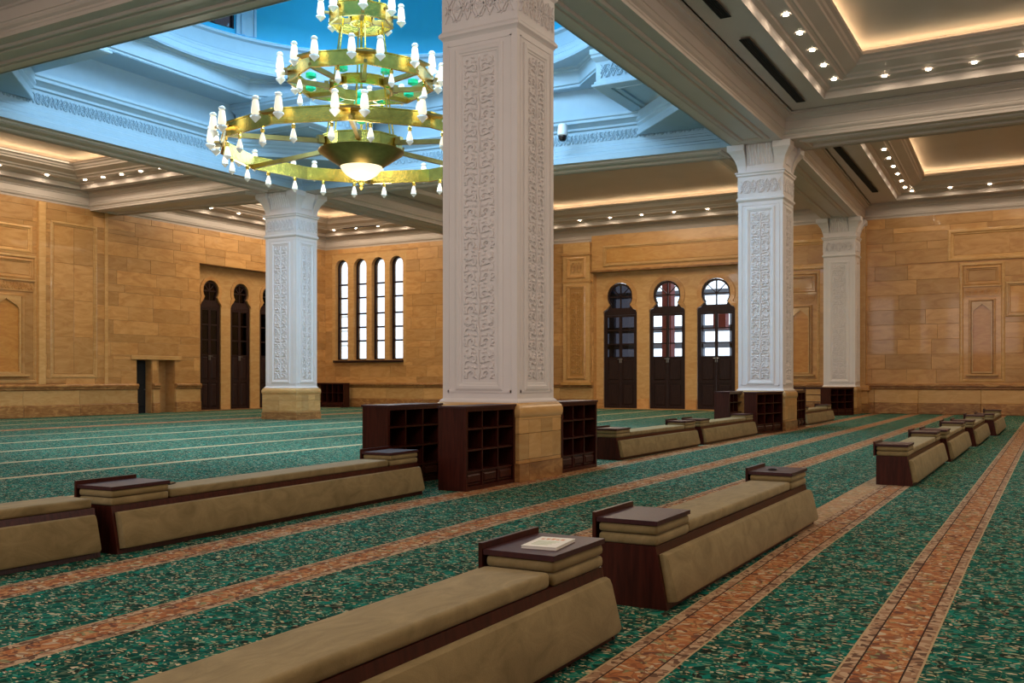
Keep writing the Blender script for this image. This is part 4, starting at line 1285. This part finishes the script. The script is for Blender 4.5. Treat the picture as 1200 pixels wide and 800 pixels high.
# ================================================================== chandelier
CX, CY = DC[0]-.05, DC[1]-.05
ch = empty('chandelier', (CX, CY, 0))
tag(ch, 'three-tier brass ring chandelier with glass lamps hanging under the dome', 'chandelier')
NEAR = FA+PI                                # direction towards the viewer
lamp_mb = MB()
lamp_mb.mi = 0; lamp_mb.lathe([(.0, .34), (.05, .34), (.085, .31), (.085, .27), (.06, .25)], n=12)
lamp_mb.mi = 1; lamp_mb.lathe([(.05, .25), (.075, .22), (.105, -.02), (.10, -.08), (.05, -.10)], n=10)
lamp_mb.mi = 0; lamp_mb.lathe([(.05, -.10), (.12, -.13), (.13, -.17), (.06, -.24), (0, -.30)], n=8)
LAMP = lamp_mb.mesh('glass_lamp', [M['crystal'], M['bulb']], True)
pm = MB(); pm.mi = 0; pm.lathe([(.02, .20), (.05, .17), (.05, .10), (.02, .08)], n=8)
pm.mi = 1; pm.lathe([(.03, .08), (.07, -.06), (.08, -.12), (.05, -.16)], n=8)
pm.mi = 2; pm.lathe([(.08, -.14), (.09, -.17), (.03, -.24), (0, -.27)], n=8)
PEND = pm.mesh('pendant_lamp', [M['brass'], M['bulb'], M['crystal']], True)
def ring_band(r, n, a0, z0, z1, t, mat='brass', name='ring_band'):
    mb = MB()
    P = [(r*math.cos(a0+2*PI*i/n), r*math.sin(a0+2*PI*i/n)) for i in range(n)]
    sweep(mb, P, [(0, z0), (-.02, z0), (-.02, z0+.03), (0, z0+.04), (0, z1-.04), (-.02, z1-.03), (-.02, z1), (t, z1), (t, z0), (0, z0)])
    o = mb.build(name, M[mat], ch); return o, P
def tier(r, n, a0, z0, z1, hub_r, hub_z0, hub_z1, spoke_step, pend=2):
    o, P = ring_band(r, n, a0, z0, z1, .05)
    hb, HP = ring_band(hub_r, max(n, 12), a0, hub_z0, hub_z1, .04, 'brass', 'hub_ring')
    zm = (z0+z1)/2
    for i in range(0, n, spoke_step):
        a = a0+2*PI*i/n; c, s = math.cos(a), math.sin(a)
        mb = MB(); mb.beam((hub_r*.96*c, hub_r*.96*s, (hub_z0+hub_z1)/2-.03), (r*c, r*s, z0+.06), .09, .12)
        mb.beam((hub_r*1.02*c, hub_r*1.02*s, (hub_z0+hub_z1)/2), (hub_r*1.16*c, hub_r*1.16*s, (hub_z0+hub_z1)/2), .16, .2)
        mb.build('spoke', M['brass_dark'], ch)
    for i in range(n):
        a = a0+2*PI*i/n
        for da in ((-.10, .10) if r > 1.5 else (0,)):
            rr = r+.22
            c, s = math.cos(a+da*4/r*.8), math.sin(a+da*4/r*.8)
            place('glass_lamp', LAMP, o, loc=(rr*c, rr*s, zm+.12))
        mb = MB(); mb.beam((r*math.cos(a), r*math.sin(a), z1-.12), ((r+.2)*math.cos(a), (r+.2)*math.sin(a), z1-.12), .5 if r > 1.5 else .1, .05)
        mb.build('lamp_bracket', M['brass_dark'], o)
        for k in range(pend):
            q = (k+.5)/pend
            p1, p2 = P[i], P[(i+1) % n]
            place('pendant_lamp', PEND, o, loc=((p1[0]+(p2[0]-p1[0])*q)*.98, (p1[1]+(p2[1]-p1[1])*q)*.98, z0-.20))
    return P
a12 = NEAR+math.radians(5)
tier(3.72, 12, a12, 7.56, 7.94, 1.10, 7.70, 8.02, 2)
a8 = NEAR+math.radians(12)
tier(1.95, 8, a8, 9.46, 9.86, .85, 9.30, 9.58, 1, 1)
tier(.86, 8, NEAR+.2, 11.10, 11.52, .3, 11.15, 11.35, 2, 0)
tier(.55, 6, NEAR+.2, 13.0, 13.3, .2, 13.05, 13.2, 2, 0)
# bowl under the hub
mb = MB(); mb.lathe([(1.10, 7.50), (1.16, 7.48), (1.14, 7.44), (.60, 7.08), (.57, 7.06), (.55, 7.1), (1.05, 7.5)], (0, 0, .21), 40, cap=False); mb.build('bowl_rim', M['brass_dark'], ch, smooth=True)
mb = MB(); mb.lathe([(.57, 7.08), (.52, 6.97), (.42, 6.86), (.28, 6.77), (.12, 6.70), (.03, 6.68)], (0, 0, .21), 32); mb.build('glass_bowl', M['bowl'], ch, smooth=True)
mb = MB(); mb.lathe([(.03, 6.70), (.10, 6.68), (.11, 6.62), (.05, 6.56), (.07, 6.50), (.0, 6.44)], (0, 0, .21), 14); mb.build('finial', M['brass'], ch, smooth=True)
for k in range(4):
    a = NEAR+k*PI/2
    mb = MB(); mb.beam((.555*math.cos(a), .555*math.sin(a), 7.27), (.05*math.cos(a), .05*math.sin(a), 6.90), .014, .02); mb.build('bowl_rib', M['brass'], ch)
mb = MB(); mb.tube((0, 0, 7.5), (0, 0, 22.5), .035, 10); mb.build('stem', M['brass'], ch, smooth=True)
for z, r in ((8.62, .19), (8.95, .22), (9.22, .17)):
    mb = MB(); mb.lathe([(.04, -r), (r*.8, -r*.6), (r, 0), (r*.8, r*.6), (.04, r)], (0, 0, z), 20); mb.build('green_globe', M['green'], ch, smooth=True)
for (r0, z0, r1, z1, n, aa) in ((1.0, 7.85, .78, 9.35, 6, 0), (.82, 9.55, .60, 11.15, 6, .3), (.5, 11.5, .45, 13.0, 4, .2)):
    for k in range(n):
        a = NEAR+aa+2*PI*k/n
        mb = MB(); mb.tube((r0*math.cos(a), r0*math.sin(a), z0), (r1*math.cos(a), r1*math.sin(a), z1), .022, 6); mb.build('hanger_rod', M['brass'], ch, smooth=True)
# bottom and middle tier tie brackets in green glass
for k in range(8):
    a = a8+2*PI*k/8+PI/8; c, s = math.cos(a), math.sin(a)
    mb = MB(); mb.lathe([(.02, -.10), (.14, -.05), (.14, .05), (.02, .10)], (1.45*c, 1.45*s, 9.50), 12); mb.build('green_boss', M['green'], ch, smooth=True)
lc = lamp('bowl_lamp', 'POINT', (0, 0, 6.2), 60, (1, .85, .6), size=.4); lc.parent = ch
for k in range(6):
    a = k*PI/3; l = lamp('ring_lamp', 'POINT', (4.5*math.cos(a), 4.5*math.sin(a), 7.4), 40, (1, .9, .72), size=.3); l.parent = ch
for k in range(3):
    a = k*PI*2/3; l = lamp('ring_lamp', 'POINT', (2.6*math.cos(a), 2.6*math.sin(a), 9.2), 40, (1, .9, .72), size=.3); l.parent = ch

# ================================================================== outside
gr = MB().box(-70, 40, 45.9, 90, -.2, -.02).build('ground', M['pave']); tag(gr, 'pale paving outside the doors', kind='structure')
ob = empty('courtyard_building', (0, 0, 0))
tag(ob, 'pale building with dark red column and white frames seen through the arched doors', 'building')
M['bluegrey'] = plain('blue_grey_frame', (.20, .27, .38), .5)
MB().box(-18.35, -17.85, 48.6, 49.2, -.02, 8).build('pillar', M['redpaint'], ob)
MB().box(-15.55, -14.9, 48.6, 49.2, 4.1, 4.9).build('red_box', M['redpaint'], ob)
for z in (2.6, 3.35, 4.25, 5.3, 6.2): MB().box(-31, -12, 50.5, 50.8, z-.16, z+.16).build('rail', M['bluegrey'], ob)
for k in range(11): MB().box(-31+k*1.75, -30.7+k*1.75, 50.5, 50.8, -.02, 7.5).build('mullion', M['bluegrey'], ob)
MB().box(-31, -23.0, 49, 49.4, -.02, 9).build('porch_wall', M['metal'], ob)
for z in (3.6, 4.5, 5.4): MB().box(-48, -38.0, 47.5, 47.6, z-.05, z+.05).build('rail', M['facade'], ob)
for x in (-45.5, -43.0, -40.6): MB().box(x-.2, x+.2, 47.4, 47.8, -.02, 5.6).build('mullion', M['bluegrey'], ob)
MB().box(-43.8, -42.2, 49, 49.3, -.02, 3.6).build('panel', M['redpaint'], ob)
